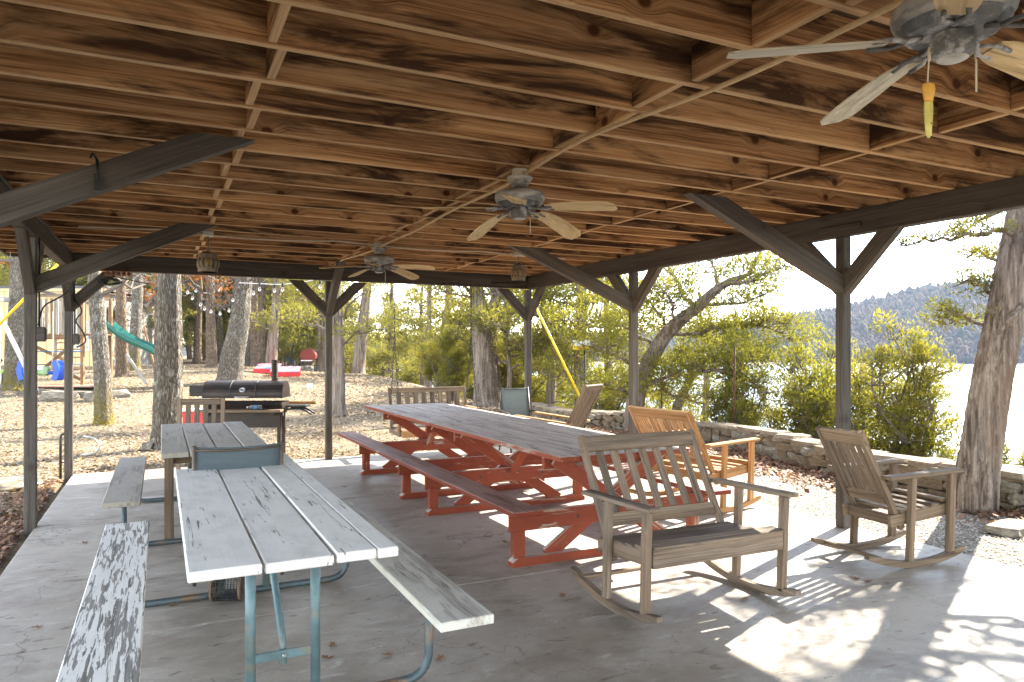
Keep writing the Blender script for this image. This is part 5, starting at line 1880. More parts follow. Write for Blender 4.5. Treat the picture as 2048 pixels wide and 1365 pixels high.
for k in range(24):
    f = 0.62 + 0.36 * c.g.random()
    p0 = Q[int(f * 109)]
    a = c.g.uniform(0, 2 * np.pi)
    LL = c.g.uniform(1.0, 2.4)
    c.limb(c.wiggle(p0, p0 + np.array([math.cos(a) * LL, math.sin(a) * LL, c.g.uniform(-0.1, 0.5) * LL]), 8, 0.07), 0.04, 0.055, 0.22, 0.35, 0.24, 3, 34, sublen=0.4)
B, L = c.meshes('rightcedar', M['cedarbark'], M['cedar'])
bt = plant('cedar_tree', 'massive leaning cedar trunk with shredding bark beside the right rocking chair', tuple(org), me, B, L, 'trunks of the yard trees')
stub = q3(1996, 668, 7.0)
tube('broken_branch', [tuple(q3(2045, 610, 7.12)), tuple(q3(2020, 640, 7.04)), tuple(stub)], [0.03, 0.024, 0.014], M['cedarbark'], bt, 8)


# ---- juniper bushes below the wall
def juniper(seed, h, rad, leaf, n_st=9, dens=1.0):
    c = Crown(seed)
    for k in range(n_st):
        a = 2 * np.pi * k / n_st + c.g.uniform(-.4, .4)
        rr = rad * c.g.uniform(0.15, 1.0)
        top = np.array([math.cos(a) * rr, math.sin(a) * rr, h * c.g.uniform(0.62, 1.0) * (1 - 0.25 * rr / rad)])
        w = c.wiggle((0, 0, 0), top, 8, 0.05, 0.03)
        c.branch(w, 0.045, 0.006, 6)
        for i in range(2, 8):
            for q in range(int(5 * dens)):
                d = c.g.normal(0, 1, 3)
                d[2] *= 0.35
                d /= np.linalg.norm(d)
                e = w[i] + d * rad * c.g.uniform(0.12, 0.5) * (1.15 - 0.09 * i) + np.array([0, 0, 0.14 * rad])
                c.branch(c.wiggle(w[i], e, 4, 0.08), 0.012, 0.003, 4)
                if c.g.random() < 0.07:
                    for q3_ in range(3):
                        c.branch(c.wiggle(e, e + c.g.normal(0, 0.13, 3), 3, 0.1), 0.005, 0.002, 3)
                    continue
                c.clump(e, c.g.uniform(0.08, 0.17) * (0.8 + 0.4 * rad), int(c.g.uniform(34, 66) * dens), leaf * c.g.uniform(0.75, 1.2), 0.8, 1.0)
        for q in range(3):
            e = w[-1] + np.array([c.g.normal(0, .05), c.g.normal(0, .05), 0.10 * q])
            c.clump(e, 0.10, 18, leaf, 1.2, 1.6)
    return c.meshes('juniper', M['twig'], M['cedar'])


jun = [juniper(300, 2.5, 0.95, 0.050, 13), juniper(301, 2.0, 0.75, 0.046, 11), juniper(302, 2.9, 1.2, 0.056, 14)]
bushes = [
    (1815, 11.2, 0, 1.16, 'rounded sunlit juniper between the right post and the big trunk'),
    (1905, 12.2, 1, 1.0, 'low juniper peeking out left of the big trunk'),
    (1650, 13.0, 1, 1.55, 'upright juniper just left of the right front post'),
    (1555, 14.0, 2, 0.92, 'juniper low behind the wall above the honey coloured bench'),
    (1470, 13.2, 0, 0.80, 'small juniper in front of the leaning cedar'),
    (1310, 16.5, 2, 0.72, 'bushy juniper right of the middle right post'),
    (1215, 16.5, 2, 0.70, 'bushy juniper left of the middle right post'),
    (1110, 22.0, 2, 0.8, 'juniper behind the yellow guy guard'),
    (905, 21.0, 0, 0.85, 'loose yellow green juniper at the left of the forked cedar'),
    (880, 24.0, 2, 0.85, 'wide low juniper behind the porch swing'),
    (950, 26.0, 2, 0.8, 'tall juniper behind the forked cedar'),
    (1030, 21.5, 1, 1.3, 'juniper behind the pale mesh chair'),
    (1975, 14.0, 0, 1.0, 'juniper hidden mostly by the big trunk'),
    (2020, 9.6, 1, 0.62, 'tiny juniper tuft right of the big trunk above the wall'),
]
for i, (u, d, k, sc, lab) in enumerate(bushes):
    x, y = W(u, d)
    t = plant('juniper_bush', lab, (x, y, gz(x, y) - 0.05), None, jun[k][0], jun[k][1], 'juniper bushes by the bank', 'bush', rz=i * 2.1, sc=sc)

# ---- woodland behind: shared crowns, every tree an object
kinds = []
for s in range(5):
    c = Crown(400 + s)
    H = 8.5
    R0 = 0.17
    tm, Q, rd = trunk_mesh('trunk', [(0, 0, 0), (c.g.normal(0, .1), c.g.normal(0, .1), 2.5), (c.g.normal(0, .2), c.g.normal(0, .2), 5.5), (c.g.normal(0, .2), 0, H)], [R0, R0 * .85, R0 * .55, 0.02], M['cedarbark'], 12, 0.12, 5, 0.4, s, 20)
    lowest = (0.10, 0.22, 0.32, 0.14, 0.26)[s]
    nl = 52
    for k in range(nl):
        f = lowest + (0.98 - lowest) * (k + 0.5) / nl
        p0 = Q[int(f * 19)]
        a = c.g.uniform(0, 2 * np.pi)
        LL = (2.3 + 0.4 * (s % 3)) * (1 - f ** 1.6) * c.g.uniform(0.55, 1.1) + 0.35
        p1 = p0 + np.array([math.cos(a) * LL, math.sin(a) * LL, c.g.uniform(-0.15, 0.45) * LL])
        c.limb(c.wiggle(p0, p1, 6, 0.06), 0.028, 0.15, 0.40, 0.30, 0.38, 2, 26, sublen=0.5, sides=4)
    B, L = c.meshes('wood', M['twig'], M['cedarfar'])
    kinds.append((tm, B, L))
bc = []
for s in range(3):
    c = bare_crown(450 + s, (0, 0, 0), 9.0, 3.0, 20, (0.0, 0.35, 0.1)[s], leaf=0.14, start=0.22)
    B, L = c.meshes('bare', M['twig'], M['rust_leaf'])
    tm, Q, rd = trunk_mesh('trunk', [(0, 0, 0), (0.05, 0.1, 3), (0.1, -0.1, 6), (0, 0, 9)], [0.2, 0.17, 0.11, 0.03], M['brownbark'], 12, 0.08, 6, 0.5, s, 20)
    bc.append((tm, B, L))
mid = []
for s in range(2):
    c = Crown(480 + s)
    tm, Q, rd = trunk_mesh('trunk', [(0, 0, 0), (0.1, -0.05, 2.0), (-0.1, 0.1, 4.4), (0.1, 0, 7.0)], [0.16, 0.135, 0.09, 0.02], M['cedarbark'], 16, 0.12, 5, 0.4, s, 30)
    for k in range(42):
        f = 0.22 + 0.76 * (k + 0.5) / 42
        p0 = Q[int(f * 29)]
        a = c.g.uniform(0, 2 * np.pi)
        LL = 2.1 * (1 - f ** 1.5) * c.g.uniform(0.5, 1.1) + 0.3
        c.limb(c.wiggle(p0, p0 + np.array([math.cos(a) * LL, math.sin(a) * LL, c.g.uniform(-0.1, 0.5) * LL]), 7, 0.07), 0.026, 0.085, 0.24, 0.42, 0.30, 2, 24, 0.6, 0.6, sublen=0.40, sides=5)
    B, L = c.meshes('midcedar', M['twig'], M['cedar'])
    mid.append((tm, B, L))
for k_, (u, d, sc, lab) in enumerate(((1095, 21.0, 0.95, 'full cedar left of the bird feeder trunk'), (1218, 20.5, 1.0, 'full cedar just left of the middle right post'),
                                      (1405, 21.0, 0.98, 'full cedar behind the crown of the leaning cedar'), (1012, 24.0, 1.0, 'full cedar between the forked cedar and the back right post'))):
    tm, B, L = mid[k_ % 2]
    x, y = W(u, d)
    plant('cedar_tree', lab, (x, y, gz(x, y) - 0.05), tm, B, L, 'cedars of the bank', rz=k_ * 1.3, sc=sc)
for k_, (x, y, sc, lab) in enumerate(((11.2, 3.4, 0.85, 'cedar on the bank right of the big trunk shading the patio'), (10.9, 0.6, 0.8, 'cedar on the bank beside the near end of the patio'), (13.4, 4.6, 0.75, 'small cedar lower down the bank beyond the big trunk'))):
    tm, B, L = kinds[(1, 4, 2)[k_]]
    plant('cedar_tree', lab, (x, y, gz(x, y) - 0.05), tm, B, L, 'cedars of the bank', rz=k_ * 1.7, sc=sc)
r = random.Random(12)
seen_lab = {}


def uniq(lab):
    n_ = seen_lab.get(lab, 0)
    seen_lab[lab] = n_ + 1
    return lab if n_ == 0 else lab + ', ' + ['one row farther back', 'two rows farther back', 'three rows farther back', 'four rows farther back', 'five rows back', 'six rows back', 'seven rows back'][min(n_ - 1, 6)]


spots = []
# rows behind the yard; the bank side; gaps left for sky and lake
for u, d in [(60, 46), (120, 56), (180, 50), (232, 62), (300, 58), (350, 50), (385, 60), (410, 52), (470, 58), (505, 64), (545, 58), (590, 62), (628, 56), (655, 50), (690, 58), (735, 50), (765, 56),
             (20, 66), (150, 74), (270, 78), (335, 70), (440, 76), (525, 82), (570, 76), (612, 84), (645, 70), (705, 72), (750, 66),
             (170, 36), (225, 40), (285, 38), (345, 37), (385, 40), (415, 46), (448, 50), (470, 42), (498, 44), (520, 47), (548, 42), (585, 45), (622, 38), (648, 36), (60, 36), (130, 40), (30, 40), (95, 42), (330, 44), (402, 44), (482, 47), (560, 52), (600, 54), (640, 44), (700, 47), (375, 66), (430, 68), (515, 72), (590, 74), (660, 62), (160, 62), (250, 66), (372, 90), (455, 96), (495, 104), (555, 100), (680, 92), (-40, 58), (-110, 62), (210, 92), (90, 90)]:
    spots.append((u, d))
for u, d in [(800, 43), (835, 50), (905, 36), (975, 33), (1050, 29), (1130, 31), (850, 33), (925, 42), (1008, 40), (820, 58), (770, 42)]:
    spots.append((u, d))
spots.sort(key=lambda q: q[1])
for i, (u, d) in enumerate(spots):
    x, y = W(u + r.uniform(-9, 9), d + r.uniform(-2, 2))
    onbank = x > 8.4
    area = [(120, 'behind the tan lodge front'), (230, 'above the playset'), (330, 'above the pale lodge wing'), (420, 'left of the flared trunk'), (480, 'behind the leaning oak'),
            (545, 'behind the smoker chimney'), (600, 'behind the blue lawn chair'), (665, 'behind the hanging chair'), (740, 'right of the middle back post'), (800, 'left of the porch swing chain'),
            (880, 'behind the porch swing'), (960, 'left of the forked cedar'), (1040, 'right of the forked cedar'), (1110, 'behind the yellow guy guard'), (1170, 'behind the bird feeder'), (9999, 'behind the middle right post')]
    where = next(nm_ for lim, nm_ in area if u < lim)
    if (i % 5 == 3 and not onbank):
        tm, B, L = bc[i % 3]
        plant('oak_tree', uniq('bare winter oak in the woods ' + where), (x, y, gz(x, y) - 0.05), tm, B, L, 'bare oaks of the woodland', rz=r.uniform(0, 6.28), sc=r.uniform(0.9, 1.25))
    else:
        tm, B, L = kinds[i % 5]
        lab = '%s yellow green cedar %s' % ('bushy' if (i % 5) in (0, 3) else 'tall open' if (i % 5) == 2 else 'slender', where)
        lab = uniq(lab)
        sc = r.uniform(0.72, 0.85) if onbank else r.uniform(0.85, 1.25)
        plant('cedar_tree', lab, (x, y, gz(x, y) - 0.05), tm, B, L, 'cedars of the bank' if onbank else 'cedars of the woodland', rz=r.uniform(0, 6.28), sc=sc)


# ================================================================== HOUSE, PLAYSET AND YARD THINGS
def cam_frame(u, d, zlift=0.0):
    x, y = W(u, d)
    return (x, y, gz(x, y) + zlift)


# ---- long lodge: tan front facing the yard, pale wing running away
def lodge():
    hx, hy, hz = cam_frame(208, 31.5)
    t = thing('lodge_house', 'tan lodge with a long pale wing behind the playset', 'house', (hx, hy, hz), -YAW)
    z0 = -hz
    # local axes: +x camera right, +y away from the camera
    for k in range(26):
        x = -0.31 - 0.62 * k
        ob('siding_panel', box_mesh(0.605, 0.08, 3.3, M['tan'], 0.01), t, (x, 0.0, 1.65))
    board('fascia', (-16.4, -0.06, 3.36), (0.25, -0.06, 3.36), 0.04, 0.12, M['tan'], t)
    ob('wall_core', box_mesh(16.2, 5.0, 3.3, M['found'], 0.02), t, (-8.1, 2.56, 1.62))
    prism('roof', [(-16.6, 3.31), (0.3, 3.31), (0.1, 3.55), (-16.4, 3.55)], 5.4, M['shingle'], t, (0, 2.7, 0))
    # side wing: direction vanishing toward u=451
    a = math.atan2((451 - 1024) / 1440.0, 1.0)
    dv = Vector((math.sin(a), math.cos(a), 0))
    w0 = Vector((0.25, 0.3, 0))
    L = 30.0
    n = 48
    wing = ob('wing_wall', box_mesh(L, 0.12, 2.15, M['greige'], 0.01), t, w0 + dv * L / 2 + Vector((-0.1, 0, 1.075)), (0, 0, math.atan2(dv.y, dv.x)))
    nrm = Vector((dv.y, -dv.x, 0))
    for k in range(n):
        p = w0 + dv * (L * (k + 0.5) / n) + nrm * 0.0
        board('batten', p + Vector((0, 0, 0.35)), p + Vector((0, 0, 2.14)), 0.05, 0.03, M['greige'], t, up=tuple(nrm))
    ob('foundation', box_mesh(L, 0.20, 0.34, M['found'], 0.02), t, w0 + dv * L / 2 + Vector((-0.05, 0, 0.16)), (0, 0, math.atan2(dv.y, dv.x)))
    e0, e1 = w0 + nrm * 0.45 - dv * 0.4, w0 + nrm * 0.45 + dv * (L + 0.4)
    board('wing_fascia', e0 + Vector((0, 0, 2.28)), e1 + Vector((0, 0, 2.28)), 0.05, 0.26, M['trim'], t)
    q0, q1 = e0 + Vector((0, 0, 2.42)), e1 + Vector((0, 0, 2.42))
    back = -nrm * 3.4
    vs = [q0 + nrm * .05, q1 + nrm * .05, q1 + back + Vector((0, 0, 0.95)), q0 + back + Vector((0, 0, 0.95))]
    vs += [v - Vector((0, 0, 0.1)) for v in vs]
    ob('wing_roof', mesh('wing_roof', vs, [(0, 1, 2, 3), (7, 6, 5, 4), (0, 4, 5, 1), (1, 5, 6, 2), (2, 6, 7, 3), (3, 7, 4, 0)], M['shingle']), t)
    for s_, ww in ((3.6, 1.1), (9.2, 1.5), (13.4, 1.2), (18.5, 1.3)):
        c = w0 + dv * s_ + nrm * 0.075 + Vector((0, 0, 1.22))
        rot = (0, 0, math.atan2(dv.y, dv.x))
        w = ob('window', box_mesh(ww, 0.07, 1.35, M['trim'], 0.01), t, c, rot)
        for px in (-0.25, 0.25):
            for pz in (-0.3, 0.3):
                ob('pane', box_mesh(ww * 0.42, 0.02, 0.55, M['glass'], 0.004), w, (px * ww, -0.036, pz))
    wd = ob('window', box_mesh(0.9, 0.06, 1.3, M['trim'], 0.01), t, (-1.05, -0.06, 1.35))
    for px in (-0.2, 0.2):
        ob('pane', box_mesh(0.36, 0.02, 1.1, M['glass'], 0.004), wd, (px, -0.032, 0))


lodge()


# ---- playset
def playset():
    px, py, pz = cam_frame(138, 22.0)
    t = thing('wooden_playset', 'weathered wooden playset tower with swing frame and green slide', 'playset', (px, py, pz), -YAW)
    m, mb, mw = M['play'], M['playbrown'], M['playpale']
    dz = 1.50
    hw, dp = 0.86, 0.75
    for sx in (-1, 1):
        for sy in (-1, 1):
            board('corner_post', (sx * hw, sy * dp, 0), (sx * hw, sy * dp, dz + 1.15), 0.09, 0.09, mb if sx > 0 else m, t, up=(1, 0, 0))
    for k in range(9):
        y = -dp + 0.08 + k * 0.166
        board('deck_board', (-hw - 0.05, y, dz), (hw + 0.05, y, dz), 0.155, 0.035, mb, t)
    board('deck_joist', (-hw, -dp - 0.065, dz - 0.09), (hw, -dp - 0.065, dz - 0.09), 0.04, 0.14, mb, t)
    for sy in (-1, 1):
        board('top_rail', (-hw - 0.08, sy * (dp + 0.075), dz + 1.13), (hw + 0.08, sy * (dp + 0.075), dz + 1.13), 0.04, 0.09, m, t)
        for k in range(11):
            x = -hw + 0.07 + k * 0.158
            board('rail_slat', (x, sy * (dp + 0.065), dz - 0.12), (x, sy * (dp + 0.065), dz + 1.08 + random.uniform(-.05, .03)), 0.085, 0.022, m if k % 3 else mw, t, up=(0, 1, 0))
    for k in range(7):
        y = -dp + 0.12 + k * 0.21
        board('rail_slat', (-hw - 0.06, y, dz - 0.1), (-hw - 0.06, y, dz + 1.05), 0.085, 0.022, m, t, up=(1, 0, 0))
    # bracing and ladder rungs under the deck
    board('diagonal_brace', (-hw + 0.1, -dp - 0.06, dz - 0.25), (hw - 0.25, -dp - 0.06, 0.62), 0.04, 0.09, mb, t)
    board('diagonal_brace', (hw - 0.02, -dp - 0.06, dz - 0.1), (-0.25, -dp - 0.105, 0.45), 0.04, 0.09, mb, t)
    board('diagonal_brace', (-0.1, -dp + 0.02, 0.62), (hw, -dp + 0.02, 0.12), 0.04, 0.09, mb, t)
    for z in (0.42, 0.80, 1.05, 1.26):
        tube('rung', [(-hw, dp, z), (-0.1, dp, z)], 0.018, mb, t, 8)
    for z in (0.60, 0.98):
        tube('climbing_bar', [(-hw, -dp - 0.1, z), (hw + 0.05, -dp - 0.1, z)], 0.014, M['bluechair'], t, 8)
    board('yellow_handle', (-hw + 0.32, -dp - 0.12, 0.62), (-hw + 0.32, -dp - 0.12, 1.25), 0.03, 0.03, M['yellow'], t)
    # swing beam with an A frame toward the camera
    ax, ay, az = -0.62, -2.4, 2.42
    board('swing_beam', (-0.62, -dp, dz + 0.95), (ax, ay - 0.25, az), 0.09, 0.14, mw, t)
    board('frame_leg', (ax, ay, az), (ax - 0.95, ay - 0.1, -0.1), 0.085, 0.085, mw, t)
    board('frame_leg', (ax, ay, az), (ax + 1.30, ay - 0.1, -0.1), 0.085, 0.085, mw, t)
    board('frame_post', (ax + 0.02, ay + 0.2, az - 0.2), (ax + 0.02, ay + 0.2, 0.0), 0.085, 0.085, mw, t, up=(1, 0, 0))
    # slide
    n = 26
    vs, fs = [], []
    for i in range(n + 1):
        f = i / n
        x = hw + 0.55 + 2.1 * f
        z = dz + 0.24 - 1.32 * (f ** 1.0) - 0.07 * math.sin(f * math.pi * 2.2) + 0.08 * max(0, f - 0.8)
        for (yy, dz_) in ((-0.27, 0.16), (-0.235, 0.17), (-0.20, 0.0), (0.20, 0.0), (0.235, 0.17), (0.27, 0.16), (0.24, -0.03), (-0.24, -0.03)):
            vs.append((x, yy - 0.3, z + dz_))
    for i in range(n):
        for k in range(8):
            a, b = i * 8 + k, i * 8 + (k + 1) % 8
            fs.append((a, a + 8, b + 8, b))
    ob('slide', mesh('slide', vs, [f[::-1] for f in fs], M['green'], True), t)
    board('slide_post', (hw + 1.0, -0.2, 0.9), (hw + 1.55, -0.1, 0.0), 0.07, 0.07, mw, t)
    board('slide_prop', (2.12, 0.35, 1.75), (2.52, 0.4, 0.05), 0.05, 0.05, M['honey'], t)
    return t


playset()

# ---- two seat glider hung from the swing beam
px, py, pz = cam_frame(82, 19.9)
gl = thing('swing_glider', 'bright blue two seat glider hanging from the swing beam', 'swing', (px, py, pz), -YAW)
for s in (-1, 1):
    pr = []
    for a in np.linspace(-1.2, 1.2, 9):
        pr.append((0.22 * math.cos(a) * 1.0, 0.30 * math.sin(a)))
    out = [(0.50 + x * 0.6 - 0.05, 0.62 + z) for x, z in pr] + [(0.38 + x * 0.45 - 0.05, 0.62 + z * 0.82) for x, z in pr[::-1]]
    out = [(s * x, z) for x, z in out]
    prism('seat_shell', out, 0.30, M['blue'], gl)
tube('seat_bar', [(-0.45, 0, 0.55), (0.45, 0, 0.55)], 0.05, M['blue'], gl, 12)
ob('baby_seat', box_mesh(0.30, 0.26, 0.26, M['lightgreen'], 0.06), gl, (0.08, -0.02, 0.60))
ob('baby_seat_label', box_mesh(0.15, 0.02, 0.10, M['paper'], 0.004), gl, (0.08, -0.155, 0.69))
tube('rope', [(0.30, 0, 0.62), (0.31, 0.05, 1.4), (0.28, 0.08, 2.25)], 0.018, M['cable_w'], gl, 8)
tube('rope', [(-0.30, 0, 0.62), (-0.25, 0.05, 1.4), (-0.22, 0.08, 2.25)], 0.018, M['cable_w'], gl, 8)

# ---- lime toy and dark pole at the left edge
px, py, pz = cam_frame(2, 21.0)
t = thing('toy_table', 'lime green plastic toy table at the left edge', 'toy table', (px, py, pz), -YAW)
ob('table_top', box_mesh(0.5, 0.5, 0.10, M['lime'], 0.02), t, (0, 0, 0.42))
for sx in (-1, 1):
    for sy in (-1, 1):
        board('leg', (sx * 0.2, sy * 0.2, 0), (sx * 0.2, sy * 0.2, 0.38), 0.05, 0.05, M['black'], t, up=(1, 0, 0))
tube('push_handle', [(-0.12, -0.1, 0.45), (0.1, -0.1, 0.75), (-0.3, -0.1, 1.05)], 0.025, M['darkpipe'], t, 8)

# ---- play mat on the ground, boulders
px, py, pz = cam_frame(135, 21.2)
mat_o = ob('play_mat', box_mesh(2.0, 1.1, 0.03, M['terracotta'], 0.01), None, (px, py, pz + 0.03), (0, 0, -YAW))
tag(mat_o, 'crumpled reddish play mat on the ground under the playset', 'play mat')
for (u, d, sx, sy, sz, lab, q) in ((117, 19.0, 0.95, 0.5, 0.30, 'long tan boulder in front of the swing frame', 0), (158, 19.4, 0.55, 0.35, 0.22, 'smaller tan boulder right of the long one', 1),
                                   (194, 19.0, 0.55, 0.4, 0.30, 'grey boulder behind the mossy oak on its left', 2), (228, 19.6, 0.75, 0.4, 0.28, 'grey boulder behind the mossy oak on its right', 3),
                                   (4, 8.3, 0.75, 0.45, 0.16, 'flat pale stone on the ground beside the near left post', 4), (300, 11.6, 0.22, 0.2, 0.18, 'small round stone at the foot of the broad oak', 5),
                                   (2030, 6.35, 0.5, 0.3, 0.10, 'flat grey stone on the gravel at the right edge', 2), (645, 36, 1.6, .5, .35, 'low stone border beyond the yard near the hanging chair', 1)):
    x, y, z = cam_frame(u, d)
    o = ob('boulder', rocks_f[q], None, (x, y, z + sz * 0.25), (0, 0, -YAW + 0.3 * q))
    o.scale = (sx, sy, sz)
    tag(o, lab, 'boulder', 'boulders in the yard')

# ---- bean bag toss boards
for (u, d, lab, rz_, sc) in ((571, 27.0, 'red bean bag toss board with printed top lying in the yard', 0.25, 1.0), (536, 28.2, 'second red toss board partly behind the smoker chimney', 0.1, 0.85)):
    x, y, z = cam_frame(u, d)
    t = thing('toss_board', lab, 'toss board', (x, y, z), -YAW + rz_, 'toss boards in the yard')
    tilt = R(14)
    ob('deck', box_mesh(1.05 * sc, 0.75, 0.03, M['pinkboard'], 0.006), t, (0, 0, 0.27), (tilt, 0, 0))
    for sy, h_ in ((-0.375, 0.16), (0.375, 0.34)):
        board('side_panel', (-0.53 * sc, sy, h_ / 2 + 0.01), (0.53 * sc, sy, h_ / 2 + 0.01), 0.03, h_, M['redplastic'], t)
    lathe('hole_rim', [(0.075, 0), (0.085, 0), (0.085, 0.008), (0.075, 0.008), (0.075, 0)], M['black'], t, (0.2, 0.18, 0.325), (tilt, 0, 0), 18)
x, y, z = cam_frame(619, 23.0)
o = ob('salt_block', box_mesh(0.16, 0.14, 0.17, M['paper'], 0.02), None, (x, y, z + 0.08), (0, 0, 0.4))
tag(o, 'small white block lying on the dry yard', 'block')

# ---- red cooler behind the grey table
x, y, z = cam_frame(393, 15.5)
t = thing('cooler', 'red and white cooler on the ground behind the slatted armchair', 'cooler', (x, y, z), -YAW)
ob('body', box_mesh(0.50, 0.32, 0.28, M['redplastic'], 0.02), t, (0, 0, 0.16))
ob('lid', box_mesh(0.52, 0.34, 0.06, M['paper'], 0.015), t, (0, 0, 0.333))
tube('handle', bend([(-0.265, -0.02, 0.25), (-0.28, -0.12, 0.25), (0.28, -0.12, 0.25), (0.265, -0.02, 0.25)], 0.04), 0.012, M['paper'], t, 8)

# ---- hanging egg chair, blue chairs and fire ring far back
x, y, z = cam_frame(612, 34.0)
t = thing('hanging_chair', 'maroon hanging chair on a curved black stand at the yard edge', 'hanging chair', (x, y, z), -YAW)
tube('stand', bend([(0.2, 0, 0.03), (-0.62, 0, 0.03), (-0.75, 0, 0.9), (-0.45, 0, 1.65), (0.05, 0, 1.72)], 0.45, 10), 0.035, M['black'], t, 8)
lathe('base_ring', [(0.50, 0), (0.55, 0), (0.55, 0.05), (0.50, 0.05), (0.50, 0)], M['black'], t, (0, 0, 0.0), sides=24)
tube('hanger', [(0.05, 0, 1.72), (0.08, 0, 1.10)], 0.012, M['black'], t, 6)
pr = []
for a in np.linspace(R(-20), R(200), 12):
    pr.append((0.36 * math.cos(a), 0.34 * math.sin(a)))
prism('shell', pr, 0.35, M['maroon'], t, (0.10, 0.1, 0.72))
ob('cushion', box_mesh(0.56, 0.42, 0.14, M['maroon'], 0.05), t, (0.10, -0.05, 0.53))
ob('piping', box_mesh(0.55, 0.03, 0.05, M['paper'], 0.01), t, (0.10, -0.27, 0.50))
for (u, d, lab, mt) in ((578, 36.5, 'faded blue lawn chair left of the hanging chair', 'bluechair'), (562, 37.5, 'dark lawn chair beside the blue one', 'sling_frame')):
    x, y, z = cam_frame(u, d)
    t = thing('lawn_chair', lab, 'lawn chair', (x, y, z), -YAW + 0.3, 'lawn chairs at the yard edge')
    for s in (-1, 1):
        tube('side_frame', bend([(s * .28, -.28, 0), (s * .28, -.22, .42), (s * .28, .2, .38), (s * .28, .34, .95)], .08), 0.018, M['steel'], t, 8)
        tube('rear_leg', [(s * .28, .3, 0), (s * .28, .1, .40)], 0.018, M['steel'], t, 8)
        board('armrest', (s * .29, -.25, .62), (s * .29, .25, .62), .05, .03, M['steel'], t)
    board('seat', (0, -.24, .42), (0, .2, .39), .54, .03, M[mt], t)
    board('back', (0, .21, .42), (0, .34, .93), .54, .03, M[mt], t)
x, y, z = cam_frame(598, 33.0)
t = thing('fire_ring', 'dark stone fire ring in front of the hanging chair', 'fire ring', (x, y, z), 0)
for k in range(12):
    a = 2 * math.pi * k / 12
    o = ob('ring_stone', rocks_f[k % 6], t, (0.55 * math.cos(a), 0.55 * math.sin(a), 0.10), (0, 0, a))
    o.scale = (0.2, 0.28, 0.24)

# ---- string lights between the trunks
sl = thing('string_lights', 'sagging string of clear bulbs hung between the yard trees', 'string lights', (0, 0, 0))
runs = [
    ([(478, 566), (520, 568), (560, 570), (600, 566), (650, 556)], 13.5, [(519, 571), (565, 572), (596, 570), (549, 574), (507, 579), (640, 566), (605, 566)]),
    ([(372, 555), (392, 580), (418, 606), (440, 616), (462, 612), (480, 596), (482, 570)], 15.5, [(375, 578), (385, 590), (401, 603), (409, 611), (422, 617), (440, 621), (458, 615), (466, 594), (392, 575)]),
]
for path, d, bulbs in runs:
    tube('wire', bend([WZ(u, yy, d) for u, yy in path], 0.5, 8), 0.006, M['paper'] if d < 14 else M['blackcable'], sl, 6)
    us_ = [p[0] for p in path]
    for (u, yb) in bulbs:
        p = Vector(WZ(u, yb, d))
        s = lathe('socket', [(0.008, 0.045), (0.020, 0.04), (0.020, -0.02), (0.014, -0.025)][::-1], M['blackcable'], sl, p, sides=10)
        lathe('bulb', [(0.006, -0.115), (0.022, -0.100), (0.028, -0.075), (0.020, -0.045), (0.012, -0.024)], M['bulb'], s, (0, 0, 0), sides=10)
        tube('drop_wire', [(0, 0, 0.04), (0, 0, 0.10)], 0.004, M['blackcable'], s, 5)

# ---- yellow guy wire guards
t = thing('guy_wire', 'yellow guy wire guard slanting down behind the right back post', 'guy wire', (*W(1191, 15.3), 0.0))
b = np.array([*W(1191, 15.3), 0.0])
p0 = np.array(WZ(1191, 838, 15.3)) - b
p1 = np.array(WZ(1062, 595, 15.6)) - b
p0[2] = gz(*W(1191, 15.3)) - 0.05
tube('guard', [tuple(p0), tuple(p0 + (p1 - p0) * 1.08)], 0.025, M['yellow'], t, 10)
tube('steel_wire', [tuple(p0 + (p1 - p0) * 1.05), tuple(p0 + (p1 - p0) * 2.6)], 0.008, M['steel'], t, 6)
b = np.array([*W(-90, 9.6), 0.0])
t = thing('guy_wire', 'yellow guy wire guard crossing the far left edge', 'guy wire', tuple(b))
p0 = np.array([0, 0, gz(b[0], b[1])])
pa, pb_ = np.array(WZ(0, 648, 9.8)) - b, np.array(WZ(56, 590, 9.9)) - b
dirv = (pb_ - pa)
tube('guard', [tuple(pa - dirv * 1.6), tuple(pb_ + dirv * 1.2)], 0.019, M['yellow'], t, 10)
tube('steel_wire', [tuple(pb_ + dirv * 1.15), tuple(pb_ + dirv * 9)], 0.008, M['steel'], t, 6)
tube('anchor_rod', [tuple(pa - dirv * 3.4), tuple(pa - dirv * 1.55)], 0.012, M['steel'], t, 6)

# ---- bird feeder on its pole
fx, fy = W(1162, 13.6)
t = thing('bird_feeder', 'yellow bird feeder with a pale roof on a dark pole', 'bird feeder', (fx, fy, gz(fx, fy)), -YAW + R(12))
fz = EYE + (703 - 700) / 1440 * 13.6 - gz(fx, fy)
tube('pole', [(0.07, 0, 0), (0.07, 0, fz)], 0.018, M['darkpipe'], t, 8)
ob('tray', box_mesh(0.26, 0.22, 0.025, M['yellow'], 0.004), t, (0, 0, fz + 0.0125))
for s in (-1, 1):
    prism('end_board', [(-0.10, 0.0), (0.10, 0.0), (0.10, 0.05), (0.0, 0.15), (-0.10, 0.05)], 0.015, M['yellow'], t, (s * 0.115, 0, fz + 0.026), (0, 0, R(90)))
    board('roof_board', (-0.16, s * 0.076, fz + 0.124), (0.16, s * 0.076, fz + 0.124), 0.18, 0.014, M['feedroof'], t, up=(0, s * 0.62, 0.78))
    board('tray_lip', (-0.13, s * 0.10, fz + 0.045), (0.13, s * 0.10, fz + 0.045), 0.014, 0.035, M['yellow'], t)

